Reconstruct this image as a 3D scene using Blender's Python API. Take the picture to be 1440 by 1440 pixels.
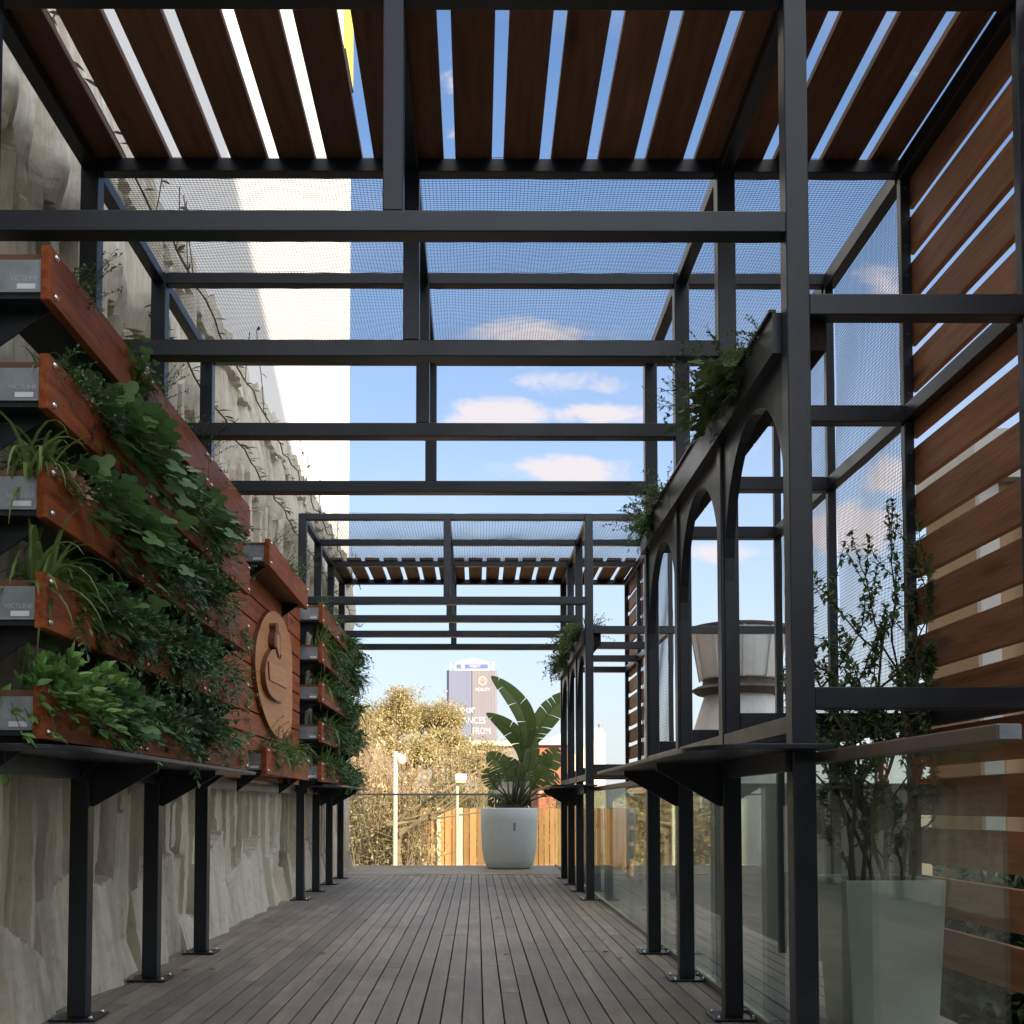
import bpy, math, random
import numpy as np
from mathutils import Vector, Matrix, Quaternion
R = math.radians
scene = bpy.context.scene
for o in list(bpy.data.objects): bpy.data.objects.remove(o)
COL = scene.collection

# ---------------------------------------------------------------- camera, sky, sun, exposure
EYE = 0.93
cd = bpy.data.cameras.new("camera"); cam = bpy.data.objects.new("camera", cd); COL.objects.link(cam)
cam.location = (0, 0, EYE); cam.rotation_euler = (R(90) + 0.0451, 0, -0.0042)
cd.sensor_width = 36; cd.lens = 1553 / 1440 * 36
cd.shift_x = (720 - 676.58) / 1440; cd.shift_y = (1062.51 - 720) / 1440
cd.clip_start = 0.05; cd.clip_end = 3000
scene.camera = cam
SUN_AZ, SUN_EL = 35.0, 20.0          # degrees from straight behind the camera towards the right; height
vt = scene.view_settings
vt.view_transform = 'Standard'; vt.look = 'None'; vt.gamma = 1; vt.use_curve_mapping = False
vt.exposure = 1.1
w = bpy.data.worlds.new("World"); scene.world = w; w.use_nodes = True
sd = bpy.data.lights.new("sun", 'SUN'); sun = bpy.data.objects.new("sun", sd); COL.objects.link(sun)
sd.energy = 4.6; sd.angle = R(0.5); sd.color = (1.0, 0.84, 0.62)
tosun = Vector((math.sin(R(SUN_AZ)) * math.cos(R(SUN_EL)), -math.cos(R(SUN_AZ)) * math.cos(R(SUN_EL)), math.sin(R(SUN_EL))))
sun.rotation_euler = tosun.to_track_quat('Z', 'Y').to_euler(); sun.location = (12, -14, 12)

def build_world():
    nt = w.node_tree; N = nt.nodes; L = nt.links; N.clear()
    out = N.new('ShaderNodeOutputWorld'); bg = N.new('ShaderNodeBackground')
    sky = N.new('ShaderNodeTexSky'); sky.sky_type = 'NISHITA'; sky.sun_disc = False
    sky.sun_elevation = R(SUN_EL); sky.sun_rotation = R(180 - SUN_AZ)
    sky.air_density = 1.0; sky.dust_density = 0.6; sky.ozone_density = 1.5
    tc = N.new('ShaderNodeTexCoord'); sep = N.new('ShaderNodeSeparateXYZ'); L.new(tc.outputs['Generated'], sep.inputs[0])
    def m(op, a, b=None, c=None):
        n = N.new('ShaderNodeMath'); n.operation = op
        for i, v in enumerate((a, b, c)):
            if v is None: continue
            if isinstance(v, (int, float)): n.inputs[i].default_value = v
            else: L.new(v, n.inputs[i])
        return n.outputs[0]
    ay = m('MAXIMUM', m('ABSOLUTE', sep.outputs['Y']), 0.05)
    front = m('GREATER_THAN', sep.outputs['Y'], 0.0)
    u = m('DIVIDE', sep.outputs['X'], ay); v = m('DIVIDE', sep.outputs['Z'], ay)
    # a few cloud banks (direction of each bank: sideways, up; half widths; amount)
    banks = [(760, 470, 120, 34, .9), (705, 578, 75, 30, 1.0), (850, 574, 80, 20, .8), (790, 655, 105, 24, .9), (800, 530, 90, 22, .7),
             (1262, 662, 46, 30, 1.0), (1205, 738, 85, 38, 1.1), (1255, 400, 60, 50, .5), (1040, 775, 90, 16, .6),
             (640, 70, 30, 100, .45), (1060, 620, 50, 14, .4), (1320, 60, 80, 40, .4), (690, 745, 90, 12, .4)]
    tot = None
    for (px, py, sx, sy, amt) in banks:
        du = m('MULTIPLY', m('SUBTRACT', u, (px - 670) / 1553), 1553 / sx)
        dv = m('MULTIPLY', m('SUBTRACT', v, (1132 - py) / 1553), 1553 / sy)
        d2 = m('ADD', m('MULTIPLY', du, du), m('MULTIPLY', dv, dv))
        g = m('MULTIPLY', m('MAXIMUM', m('SUBTRACT', 1.0, m('MULTIPLY', d2, 0.55)), 0.0), amt)
        tot = g if tot is None else m('MAXIMUM', tot, g)
    tot = m('MULTIPLY', tot, front)
    comb = N.new('ShaderNodeCombineXYZ'); L.new(u, comb.inputs[0]); L.new(m('MULTIPLY', v, 1.8), comb.inputs[1]); L.new(sep.outputs['Y'], comb.inputs[2])
    nz = N.new('ShaderNodeTexNoise'); L.new(comb.outputs[0], nz.inputs['Vector'])
    nz.inputs['Scale'].default_value = 15; nz.inputs['Detail'].default_value = 7; nz.inputs['Roughness'].default_value = .6; nz.inputs['Distortion'].default_value = .3
    dens = m('MULTIPLY', m('ADD', m('MULTIPLY', tot, 1.15), m('MULTIPLY', m('SUBTRACT', nz.outputs['Fac'], .53), 2.6)), m('MINIMUM', m('MULTIPLY', tot, 5.0), 1.0))
    mr = N.new('ShaderNodeMapRange'); mr.interpolation_type = 'SMOOTHSTEP'; L.new(dens, mr.inputs['Value'])
    mr.inputs['From Min'].default_value = .25; mr.inputs['From Max'].default_value = 1.0; mr.inputs['To Max'].default_value = .92
    # thin high veil elsewhere
    nz2 = N.new('ShaderNodeTexNoise'); L.new(comb.outputs[0], nz2.inputs['Vector']); nz2.inputs['Scale'].default_value = 3.2; nz2.inputs['Detail'].default_value = 6
    veil = m('MULTIPLY', m('MAXIMUM', m('SUBTRACT', nz2.outputs['Fac'], .55), 0.0), .7)
    fac = m('MINIMUM', m('ADD', mr.outputs[0], veil), .9)
    # whitening of the low sky
    low = m('POWER', m('MAXIMUM', m('SUBTRACT', 1.0, m('MULTIPLY', m('MAXIMUM', sep.outputs['Z'], 0.0), 1.5)), 0.0), 1.8)
    hz = N.new('ShaderNodeMix'); hz.data_type = 'RGBA'
    tint = N.new('ShaderNodeMix'); tint.data_type = 'RGBA'; tint.blend_type = 'MULTIPLY'; tint.inputs['Factor'].default_value = 1
    L.new(sky.outputs[0], tint.inputs['A']); tint.inputs['B'].default_value = (.78, .95, 1.14, 1)
    L.new(m('MULTIPLY', low, .97), hz.inputs['Factor']); L.new(tint.outputs['Result'], hz.inputs['A']); hz.inputs['B'].default_value = (3.7, 3.8, 3.95, 1)
    mx = N.new('ShaderNodeMix'); mx.data_type = 'RGBA'
    L.new(fac, mx.inputs['Factor']); L.new(hz.outputs['Result'], mx.inputs['A']); mx.inputs['B'].default_value = (4.5, 4.1, 4.15, 1)
    # bright cloud added out of view, overhead, behind and right, as fill light
    def ss(val, a, b):
        n = N.new('ShaderNodeMapRange'); n.interpolation_type = 'SMOOTHSTEP'; L.new(val, n.inputs['Value'])
        n.inputs['From Min'].default_value = a; n.inputs['From Max'].default_value = b; return n.outputs[0]
    back = m('MULTIPLY', ss(m('MULTIPLY', sep.outputs['Y'], -1.0), -.05, .35), ss(sep.outputs['Z'], .0, .12))
    right = m('MULTIPLY', ss(m('SUBTRACT', sep.outputs['X'], m('MULTIPLY', m('ABSOLUTE', sep.outputs['Y']), .62)), .06, .3), ss(sep.outputs['Z'], .02, .16))
    back = m('MAXIMUM', back, right)
    over = m('MAXIMUM', back, ss(sep.outputs['Z'], .66, .84))
    nz3 = N.new('ShaderNodeTexNoise'); L.new(tc.outputs['Generated'], nz3.inputs['Vector']); nz3.inputs['Scale'].default_value = 3.5; nz3.inputs['Detail'].default_value = 6
    cf = m('MULTIPLY', over, ss(nz3.outputs['Fac'], .34, .56))
    mx2 = N.new('ShaderNodeMix'); mx2.data_type = 'RGBA'; L.new(cf, mx2.inputs['Factor']); L.new(mx.outputs['Result'], mx2.inputs['A'])
    mx2.inputs['B'].default_value = (9.4, 9.8, 10.4, 1); mx = mx2
    L.new(mx.outputs['Result'], bg.inputs['Color']); bg.inputs['Strength'].default_value = 0.1
    L.new(bg.outputs[0], out.inputs['Surface'])
build_world()

# ---------------------------------------------------------------- helpers
def ray(x, y):
    pi, ya = .0451, .0042
    a = (x - 676.58) / 1553; b = -(y - 1062.51) / 1553
    f = Vector((math.sin(ya) * math.cos(pi), math.cos(ya) * math.cos(pi), math.sin(pi)))
    r = Vector((math.cos(ya), -math.sin(ya), 0)); u = r.cross(f)
    return f + a * r + b * u
def at(x, y, Y):                       # survey helper: sight line of the photograph met at distance Y
    d = ray(x, y); return Vector((0, 0, EYE)) + d * (Y / d.y)
def atX(x, y, X):
    d = ray(x, y); return Vector((0, 0, EYE)) + d * (X / d.x)

class MB:
    def __init__(s): s.v = []; s.f = []
    def quad(s, a, b, c, d):
        n = len(s.v); s.v += [tuple(a), tuple(b), tuple(c), tuple(d)]; s.f.append((n, n + 1, n + 2, n + 3))
    def poly(s, pts):
        n = len(s.v); s.v += [tuple(p) for p in pts]; s.f.append(tuple(range(n, n + len(pts))))
    def box(s, x0, x1, y0, y1, z0, z1):
        n = len(s.v)
        s.v += [(x0, y0, z0), (x1, y0, z0), (x1, y1, z0), (x0, y1, z0), (x0, y0, z1), (x1, y0, z1), (x1, y1, z1), (x0, y1, z1)]
        for q in ((0, 3, 2, 1), (4, 5, 6, 7), (0, 1, 5, 4), (1, 2, 6, 5), (2, 3, 7, 6), (3, 0, 4, 7)): s.f.append(tuple(n + i for i in q))
        return s
    def prism(s, pts, off):            # polygon pts extruded by vector off
        n = len(s.v); k = len(pts); off = Vector(off)
        s.v += [tuple(p) for p in pts] + [tuple(Vector(p) + off) for p in pts]
        s.f.append(tuple(n + i for i in range(k))[::-1]); s.f.append(tuple(n + k + i for i in range(k)))
        for i in range(k):
            j = (i + 1) % k; s.f.append((n + i, n + j, n + k + j, n + k + i))
        return s
    def tube(s, path, rad, n=6, cap=True):
        path = [Vector(p) for p in path]; rs = rad if isinstance(rad, (list, tuple)) else [rad] * len(path)
        base = len(s.v); up = None
        for i, p in enumerate(path):
            t = (path[min(i + 1, len(path) - 1)] - path[max(i - 1, 0)])
            t = t.normalized() if t.length > 1e-9 else Vector((0, 0, 1))
            if up is None:
                up = t.orthogonal().normalized()
            else:
                up = (up - t * up.dot(t)); up = up.normalized() if up.length > 1e-6 else t.orthogonal().normalized()
            b = t.cross(up)
            for k in range(n):
                a = 2 * math.pi * k / n
                s.v.append(tuple(p + (up * math.cos(a) + b * math.sin(a)) * rs[i]))
        for i in range(len(path) - 1):
            for k in range(n):
                k2 = (k + 1) % n
                s.f.append((base + i * n + k, base + i * n + k2, base + (i + 1) * n + k2, base + (i + 1) * n + k))
        if cap:
            s.f.append(tuple(base + k for k in range(n))[::-1]); s.f.append(tuple(base + (len(path) - 1) * n + k for k in range(n)))
        return s
    def lathe(s, prof, c=(0, 0, 0), n=32, cap=True):
        base = len(s.v)
        for (r, z) in prof:
            for k in range(n):
                a = 2 * math.pi * k / n; s.v.append((c[0] + r * math.cos(a), c[1] + r * math.sin(a), c[2] + z))
        for i in range(len(prof) - 1):
            for k in range(n):
                k2 = (k + 1) % n; s.f.append((base + i * n + k, base + i * n + k2, base + (i + 1) * n + k2, base + (i + 1) * n + k))
        if cap:
            s.f.append(tuple(base + k for k in range(n))[::-1]); s.f.append(tuple(base + (len(prof) - 1) * n + k for k in range(n)))
        return s

def tag(o, label=None, cat=None, group=None, kind=None):
    if label: o['label'] = label
    if cat: o['category'] = cat
    if group: o['group'] = group
    if kind: o['kind'] = kind
    return o
def origin(o):
    p = Vector((0, 0, 0))
    while o is not None: p += o.location; o = o.parent
    return p
def thing(name, label, cat, loc=(0, 0, 0), group=None):
    o = bpy.data.objects.new(name, None); COL.objects.link(o); o.location = loc; o.empty_display_size = .2
    return tag(o, label, cat, group)
def obj(name, mb, mat, parent=None, bevel=0, smooth=False, loc=None):
    """mesh coordinates in mb are world coordinates; the object sits at its thing's base"""
    base = origin(parent) if parent is not None else Vector(loc if loc is not None else (0, 0, 0))
    me = bpy.data.meshes.new(name)
    me.from_pydata([(x - base.x, y - base.y, z - base.z) for (x, y, z) in mb.v], [], mb.f); me.update()
    me.materials.append(mat)
    if smooth:
        me.polygons.foreach_set('use_smooth', [True] * len(me.polygons))
    o = bpy.data.objects.new(name, me); COL.objects.link(o)
    if parent is not None: o.parent = parent
    else: o.location = base
    if bevel:
        b = o.modifiers.new('bevel', 'BEVEL'); b.width = bevel; b.segments = 2; b.limit_method = 'ANGLE'; b.angle_limit = R(40)
    return o
def copy_tree(o, parent=None):
    c = o.copy(); COL.objects.link(c)
    if parent is not None: c.parent = parent
    for ch in list(o.children): copy_tree(ch, c)
    return c
def text_obj(name, txt, size, mat, parent, loc, rot, extrude=.001, align='CENTER', sx=1):
    cu = bpy.data.curves.new('lettering', 'FONT'); cu.body = txt; cu.size = size; cu.extrude = extrude; cu.align_x = align; cu.align_y = 'CENTER'
    t = bpy.data.objects.new('tmp', cu); COL.objects.link(t)
    bpy.context.view_layer.update()
    me = bpy.data.meshes.new_from_object(t.evaluated_get(bpy.context.evaluated_depsgraph_get()))
    bpy.data.objects.remove(t); me.materials.clear(); me.materials.append(mat)
    o = bpy.data.objects.new(name, me); COL.objects.link(o)
    if parent is not None: o.parent = parent; o.location = Vector(loc) - origin(parent)
    else: o.location = loc
    o.rotation_euler = rot; o.scale = (sx, 1, 1)
    return o

# ---------------------------------------------------------------- materials
def mat(name, col, rough=.6, metal=0., spec=.5, vary=0., hue=None, scale=8., stretch=(1, 1, 1), bump=0., bscale=None, island=0., detail=6, rough_var=0., coat=0., knots=None, wear=None):
    """col: base; hue: second colour mixed in by noise; island: brightness spread between separate pieces"""
    ma = bpy.data.materials.new(name); ma.use_nodes = True
    nt = ma.node_tree; N = nt.nodes; L = nt.links; p = N['Principled BSDF']
    p.inputs['Roughness'].default_value = rough; p.inputs['Metallic'].default_value = metal
    p.inputs['Specular IOR Level'].default_value = spec
    if coat: p.inputs['Coat Weight'].default_value = coat; p.inputs['Coat Roughness'].default_value = .25
    tc = N.new('ShaderNodeTexCoord'); mp = N.new('ShaderNodeMapping'); mp.inputs['Scale'].default_value = stretch
    L.new(tc.outputs['Object'], mp.inputs['Vector'])
    oi = N.new('ShaderNodeObjectInfo'); geo = N.new('ShaderNodeNewGeometry')
    wv = N.new('ShaderNodeMath'); wv.operation = 'MULTIPLY_ADD'; wv.inputs[1].default_value = 37; L.new(oi.outputs['Random'], wv.inputs[0])
    isl = N.new('ShaderNodeMath'); isl.operation = 'MULTIPLY'; isl.inputs[1].default_value = 53; L.new(geo.outputs['Random Per Island'], isl.inputs[0]); L.new(isl.outputs[0], wv.inputs[2])
    nz = N.new('ShaderNodeTexNoise'); nz.noise_dimensions = '4D'; L.new(mp.outputs[0], nz.inputs['Vector']); L.new(wv.outputs[0], nz.inputs['W'])
    nz.inputs['Scale'].default_value = scale; nz.inputs['Detail'].default_value = detail; nz.inputs['Roughness'].default_value = .62
    c2 = hue if hue else tuple(max(0, c * (1 - vary)) for c in col)
    ramp = N.new('ShaderNodeValToRGB'); ramp.color_ramp.elements[0].position = .32; ramp.color_ramp.elements[1].position = .68
    ramp.color_ramp.elements[0].color = (*c2, 1); ramp.color_ramp.elements[1].color = (*col, 1)
    L.new(nz.outputs['Fac'], ramp.inputs[0]); last = ramp.outputs[0]
    if island:
        mr = N.new('ShaderNodeMapRange'); mr.inputs['To Min'].default_value = 1 - island; mr.inputs['To Max'].default_value = 1 + island
        L.new(geo.outputs['Random Per Island'], mr.inputs['Value'])
        mu = N.new('ShaderNodeMix'); mu.data_type = 'RGBA'; mu.blend_type = 'MULTIPLY'; mu.inputs['Factor'].default_value = 1
        L.new(last, mu.inputs['A']); L.new(mr.outputs[0], mu.inputs['B']); last = mu.outputs['Result']
    if knots:                                               # dark timber knots
        vm = N.new('ShaderNodeMapping'); vm.inputs['Scale'].default_value = knots; L.new(tc.outputs['Object'], vm.inputs['Vector'])
        va = N.new('ShaderNodeVectorMath'); va.operation = 'ADD'; L.new(vm.outputs[0], va.inputs[0]); L.new(wv.outputs[0], va.inputs[1])
        vo = N.new('ShaderNodeTexVoronoi'); vo.inputs['Scale'].default_value = 1.0; L.new(va.outputs[0], vo.inputs['Vector'])
        km = N.new('ShaderNodeMapRange'); km.inputs['From Min'].default_value = .06; km.inputs['From Max'].default_value = .22; km.inputs['To Min'].default_value = .35; km.inputs['To Max'].default_value = 1
        L.new(vo.outputs['Distance'], km.inputs['Value'])
        mu = N.new('ShaderNodeMix'); mu.data_type = 'RGBA'; mu.blend_type = 'MULTIPLY'; mu.inputs['Factor'].default_value = 1
        L.new(last, mu.inputs['A']); L.new(km.outputs[0], mu.inputs['B']); last = mu.outputs['Result']
    if wear:                                                # scuffed and stained patches
        for sc_, lo, hi, c_, amt in wear:
            wn = N.new('ShaderNodeTexNoise'); L.new(tc.outputs['Object'], wn.inputs['Vector']); wn.inputs['Scale'].default_value = sc_; wn.inputs['Detail'].default_value = 9; wn.inputs['Roughness'].default_value = .7
            wm = N.new('ShaderNodeMapRange'); wm.inputs['From Min'].default_value = lo; wm.inputs['From Max'].default_value = hi; wm.inputs['To Max'].default_value = amt; L.new(wn.outputs['Fac'], wm.inputs['Value'])
            mu = N.new('ShaderNodeMix'); mu.data_type = 'RGBA'; L.new(wm.outputs[0], mu.inputs['Factor']); L.new(last, mu.inputs['A']); mu.inputs['B'].default_value = (*c_, 1); last = mu.outputs['Result']
    L.new(last, p.inputs['Base Color'])
    if rough_var:
        mr = N.new('ShaderNodeMapRange'); mr.inputs['To Min'].default_value = max(.03, rough - rough_var); mr.inputs['To Max'].default_value = rough + rough_var
        L.new(nz.outputs['Fac'], mr.inputs['Value']); L.new(mr.outputs[0], p.inputs['Roughness'])
    if bump:
        nb = N.new('ShaderNodeTexNoise'); L.new(mp.outputs[0], nb.inputs['Vector']); nb.inputs['Scale'].default_value = bscale or scale * 3; nb.inputs['Detail'].default_value = 6
        b = N.new('ShaderNodeBump'); b.inputs['Strength'].default_value = bump; b.inputs['Distance'].default_value = .01
        L.new(nb.outputs['Fac'], b.inputs['Height']); L.new(b.outputs[0], p.inputs['Normal'])
    return ma
def leafmat(name, c1, c2, c3=None, rough=.5, trans=.25):
    ma = bpy.data.materials.new(name); ma.use_nodes = True
    nt = ma.node_tree; N = nt.nodes; L = nt.links; p = N['Principled BSDF']; out = N['Material Output']
    geo = N.new('ShaderNodeNewGeometry'); ramp = N.new('ShaderNodeValToRGB'); cr = ramp.color_ramp
    cr.elements[0].color = (*c1, 1); cr.elements[1].color = (*c2, 1)
    if c3: e = cr.elements.new(.93); e.color = (*c2, 1); cr.elements[-1].color = (*c3, 1)
    L.new(geo.outputs['Random Per Island'], ramp.inputs[0]); L.new(ramp.outputs[0], p.inputs['Base Color'])
    p.inputs['Roughness'].default_value = rough; p.inputs['Specular IOR Level'].default_value = .35
    tr = N.new('ShaderNodeBsdfTranslucent'); L.new(ramp.outputs[0], tr.inputs['Color'])
    mx = N.new('ShaderNodeMixShader'); mx.inputs[0].default_value = trans
    L.new(p.outputs[0], mx.inputs[1]); L.new(tr.outputs[0], mx.inputs[2]); L.new(mx.outputs[0], out.inputs['Surface'])
    return ma
def glassmat(name, tint, gl=1.0):
    ma = bpy.data.materials.new(name); ma.use_nodes = True
    nt = ma.node_tree; N = nt.nodes; L = nt.links; N.remove(N['Principled BSDF']); out = N['Material Output']
    t = N.new('ShaderNodeBsdfTransparent'); t.inputs[0].default_value = (*tint, 1)
    g = N.new('ShaderNodeBsdfGlossy'); g.inputs['Roughness'].default_value = .02; g.inputs['Color'].default_value = (.9, .95, .92, 1)
    lw = N.new('ShaderNodeLayerWeight'); lw.inputs['Blend'].default_value = .5
    pw = N.new('ShaderNodeMath'); pw.operation = 'POWER'; pw.inputs[1].default_value = 5; L.new(lw.outputs['Facing'], pw.inputs[0])
    fr = N.new('ShaderNodeMath'); fr.operation = 'MULTIPLY_ADD'; fr.inputs[1].default_value = .94; fr.inputs[2].default_value = .045; L.new(pw.outputs[0], fr.inputs[0])
    d = N.new('ShaderNodeBsdfDiffuse'); d.inputs['Color'].default_value = (.45, .47, .43, 1)
    nz = N.new('ShaderNodeTexNoise'); nz.inputs['Scale'].default_value = 3.5; nz.inputs['Detail'].default_value = 8
    mr = N.new('ShaderNodeMapRange'); mr.inputs['From Min'].default_value = .35; mr.inputs['From Max'].default_value = .8; mr.inputs['To Max'].default_value = .06
    L.new(nz.outputs['Fac'], mr.inputs['Value'])
    m0 = N.new('ShaderNodeMixShader'); L.new(mr.outputs[0], m0.inputs[0]); L.new(t.outputs[0], m0.inputs[1]); L.new(d.outputs[0], m0.inputs[2])
    m1 = N.new('ShaderNodeMixShader'); L.new(fr.outputs[0], m1.inputs[0]); L.new(m0.outputs[0], m1.inputs[1]); L.new(g.outputs[0], m1.inputs[2])
    L.new(m1.outputs[0], out.inputs['Surface'])
    return ma

STEEL = mat('black_painted_steel', (.011, .016, .024), .36, spec=.5, vary=.35, scale=5, bump=.06, bscale=60, rough_var=.12, wear=[(2.2, .56, .80, (.055, .058, .060), .5), (14, .66, .8, (.09, .085, .08), .35)])
GALV = mat('galvanised_steel', (.36, .40, .42), .42, metal=.6, hue=(.22, .25, .27), scale=9, rough_var=.12)
RAILG = mat('grey_weathered_steel', (.30, .29, .26), .55, metal=.2, vary=.35, scale=4)
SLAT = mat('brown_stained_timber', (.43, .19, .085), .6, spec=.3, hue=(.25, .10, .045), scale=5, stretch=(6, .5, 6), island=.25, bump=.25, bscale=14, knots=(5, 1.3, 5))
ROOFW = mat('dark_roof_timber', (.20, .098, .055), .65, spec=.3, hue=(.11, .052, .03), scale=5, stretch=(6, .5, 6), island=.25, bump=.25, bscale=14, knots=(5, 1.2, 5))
BOARD = mat('red_oiled_timber', (.40, .112, .034), .5, spec=.1, hue=(.15, .036, .013), scale=3.2, stretch=(9, .9, 11), island=.18, bump=.3, bscale=12, rough_var=.1, knots=(5, 1.6, 5), wear=[(3.5, .58, .8, (.06, .03, .02), .55)])
SIGNW = mat('pale_oiled_timber', (.56, .25, .095), .5, spec=.2, hue=(.42, .175, .062), scale=4, stretch=(8, .6, 8), bump=.15, bscale=14)
SIGND = mat('shaded_sign_timber', (.48, .205, .075), .5, spec=.25, hue=(.36, .145, .05), scale=4, stretch=(8, .6, 8), bump=.15, bscale=14)  # sign timber darkened, shading put into the colour of the fruit relief
DARKT = mat('dark_timber_and_shade', (.17, .065, .028), .6, vary=.3, scale=5)  # dark timber, also the colour of the shade painted on the sign
DECK = mat('grey_brown_decking', (.335, .278, .226), .55, hue=(.20, .162, .13), scale=3, stretch=(7, .8, 1), island=.20, bump=.35, bscale=16, rough_var=.14, detail=9, wear=[(1.1, .48, .72, (.15, .118, .09), .85), (2.6, .60, .74, (.46, .44, .41), .5), (9, .66, .78, (.5, .48, .45), .4)])
CONC = mat('board_relief_concrete', (.76, .70, .57), .85, hue=(.50, .445, .35), scale=2.2, stretch=(1, 4.5, .45), bump=.9, bscale=22, detail=12, wear=[(1.3, .50, .74, (.24, .20, .14), .7), (7, .56, .74, (.28, .24, .18), .55), (3, .6, .78, (.72, .67, .56), .6)])
WHITE = mat('white_painted_render', (.80, .79, .77), .8, vary=.06, scale=.5)
NETM = mat('dark_wire_netting', (.055, .06, .07), .5, vary=.2)
CHROME = mat('stainless_dome', (.72, .70, .66), .2, metal=1., vary=.1)
POTM = mat('pale_blue_grey_concrete', (.72, .78, .79), .75, hue=(.64, .70, .71), scale=3, bump=.12, bscale=30)
BOXM = mat('pale_green_grey_fibre', (.50, .56, .51), .7, vary=.18, scale=3)
SOIL = mat('dark_soil', (.03, .022, .016), .95, vary=.5, scale=30, bump=.5)
STICK = mat('white_sticker', (.75, .76, .76), .6, vary=.05)
LETT = mat('pale_stamped_letters', (.5, .53, .55), .4, metal=.5, vary=.1)
STICKT = mat('grey_print', (.25, .25, .26), .7, vary=.1)
GLASS = glassmat('clear_glass', (.86, .90, .86))
VENT = mat('weathered_white_sheet', (.60, .62, .60), .6, hue=(.45, .46, .44), scale=2.5, bump=.1)
RUST = mat('rusty_dark_steel', (.09, .065, .05), .8, hue=(.035, .03, .028), scale=7)
TRUNK = mat('pale_dry_bark', (.36, .27, .17), .9, hue=(.18, .13, .08), scale=6, stretch=(1, 1, .3))
BARK = mat('brown_bark', (.10, .075, .05), .9, vary=.5, scale=8)
GOLD = leafmat('golden_foliage', (.36, .30, .14), (.58, .48, .24), (.64, .56, .36), .6, .3)
DRY = leafmat('dry_straw_foliage', (.42, .32, .17), (.66, .51, .29), (.34, .28, .14), .7, .2)
GREEN = leafmat('dark_green_leaf', (.075, .165, .055), (.175, .32, .105), None, .42, .25)
FERN = leafmat('blue_green_leaf', (.075, .16, .07), (.175, .31, .135), None, .5, .25)
BRIGHT = leafmat('bright_green_leaf', (.12, .27, .065), (.24, .42, .12), None, .45, .3)
STRAP = leafmat('striped_strap_leaf', (.07, .14, .03), (.20, .28, .08), (.36, .36, .16), .4, .3)
OLIVE = leafmat('olive_leaf', (.07, .12, .035), (.17, .24, .08), None, .45, .3)
PURPLE = leafmat('purple_heather', (.10, .045, .075), (.22, .11, .15), None, .6, .2)
DRYLEAF = leafmat('dead_leaf', (.30, .17, .10), (.46, .30, .2), None, .7, .2)
PALM = leafmat('paddle_leaf', (.075, .125, .03), (.125, .18, .05), None, .38, .28)

# ================================================================ LARGE STRUCTURE
XL, XR, XC, XF = -1.737, 1.122, -.293, 1.935
ZR, ZB, ZS, ZK = 3.78, 2.932, 2.64, 1.262      # undersides: roof, cross beams, side-bay beams, low side beams
D0, SP, E0 = 3.808, 1.072, 10.943
DECK_END = 17.2

# ---- ground, street
mb = MB(); mb.quad((-1500, -300, -3.2), (1500, -300, -3.2), (1500, 2200, -3.2), (-1500, 2200, -3.2))
tag(obj('ground', mb, mat('dry_ground', (.22, .17, .10), .95, hue=(.13, .10, .06), scale=.15)), kind='structure')
mb = MB(); mb.quad((3.4, -20, -3.19), (9.5, -20, -3.19), (9.5, 60, -3.19), (3.4, 60, -3.19))
tag(obj('road', mb, mat('asphalt', (.055, .055, .057), .9, vary=.25, scale=2)), kind='structure')

# ---- deck of real boards
rng = random.Random(3)
mb = MB(); pitch = .0924; x = -2.0; k = 0
while x < 2.06:
    cuts = [-1.5]; y = -1.5 + rng.uniform(.4, 3.2)
    while y < 14.85: cuts.append(y); y += rng.choice([2.4, 3.0, 3.6])
    cuts.append(14.86)
    for a, b in zip(cuts[:-1], cuts[1:]):
        dz = rng.uniform(-.0012, .0012); dx = rng.uniform(-.0008, .0008)
        mb.box(x + dx, x + dx + pitch - .0068, a + .0025, b - .0025, -.024, dz)
    x += pitch
y = 14.868
while y < DECK_END - .05:
    mb.box(-2.0, 2.06, y, y + pitch - .006, -.024, rng.uniform(0, .0012) + .003); y += pitch
o = obj('deck', mb, DECK, bevel=.0022); tag(o, kind='structure')
mb = MB(); mb.box(-2.05, 2.1, -1.6, DECK_END - .02, -.35, -.03)
tag(obj('deck_base', mb, mat('dark_void', (.03, .025, .02), .95)), kind='structure')

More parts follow.
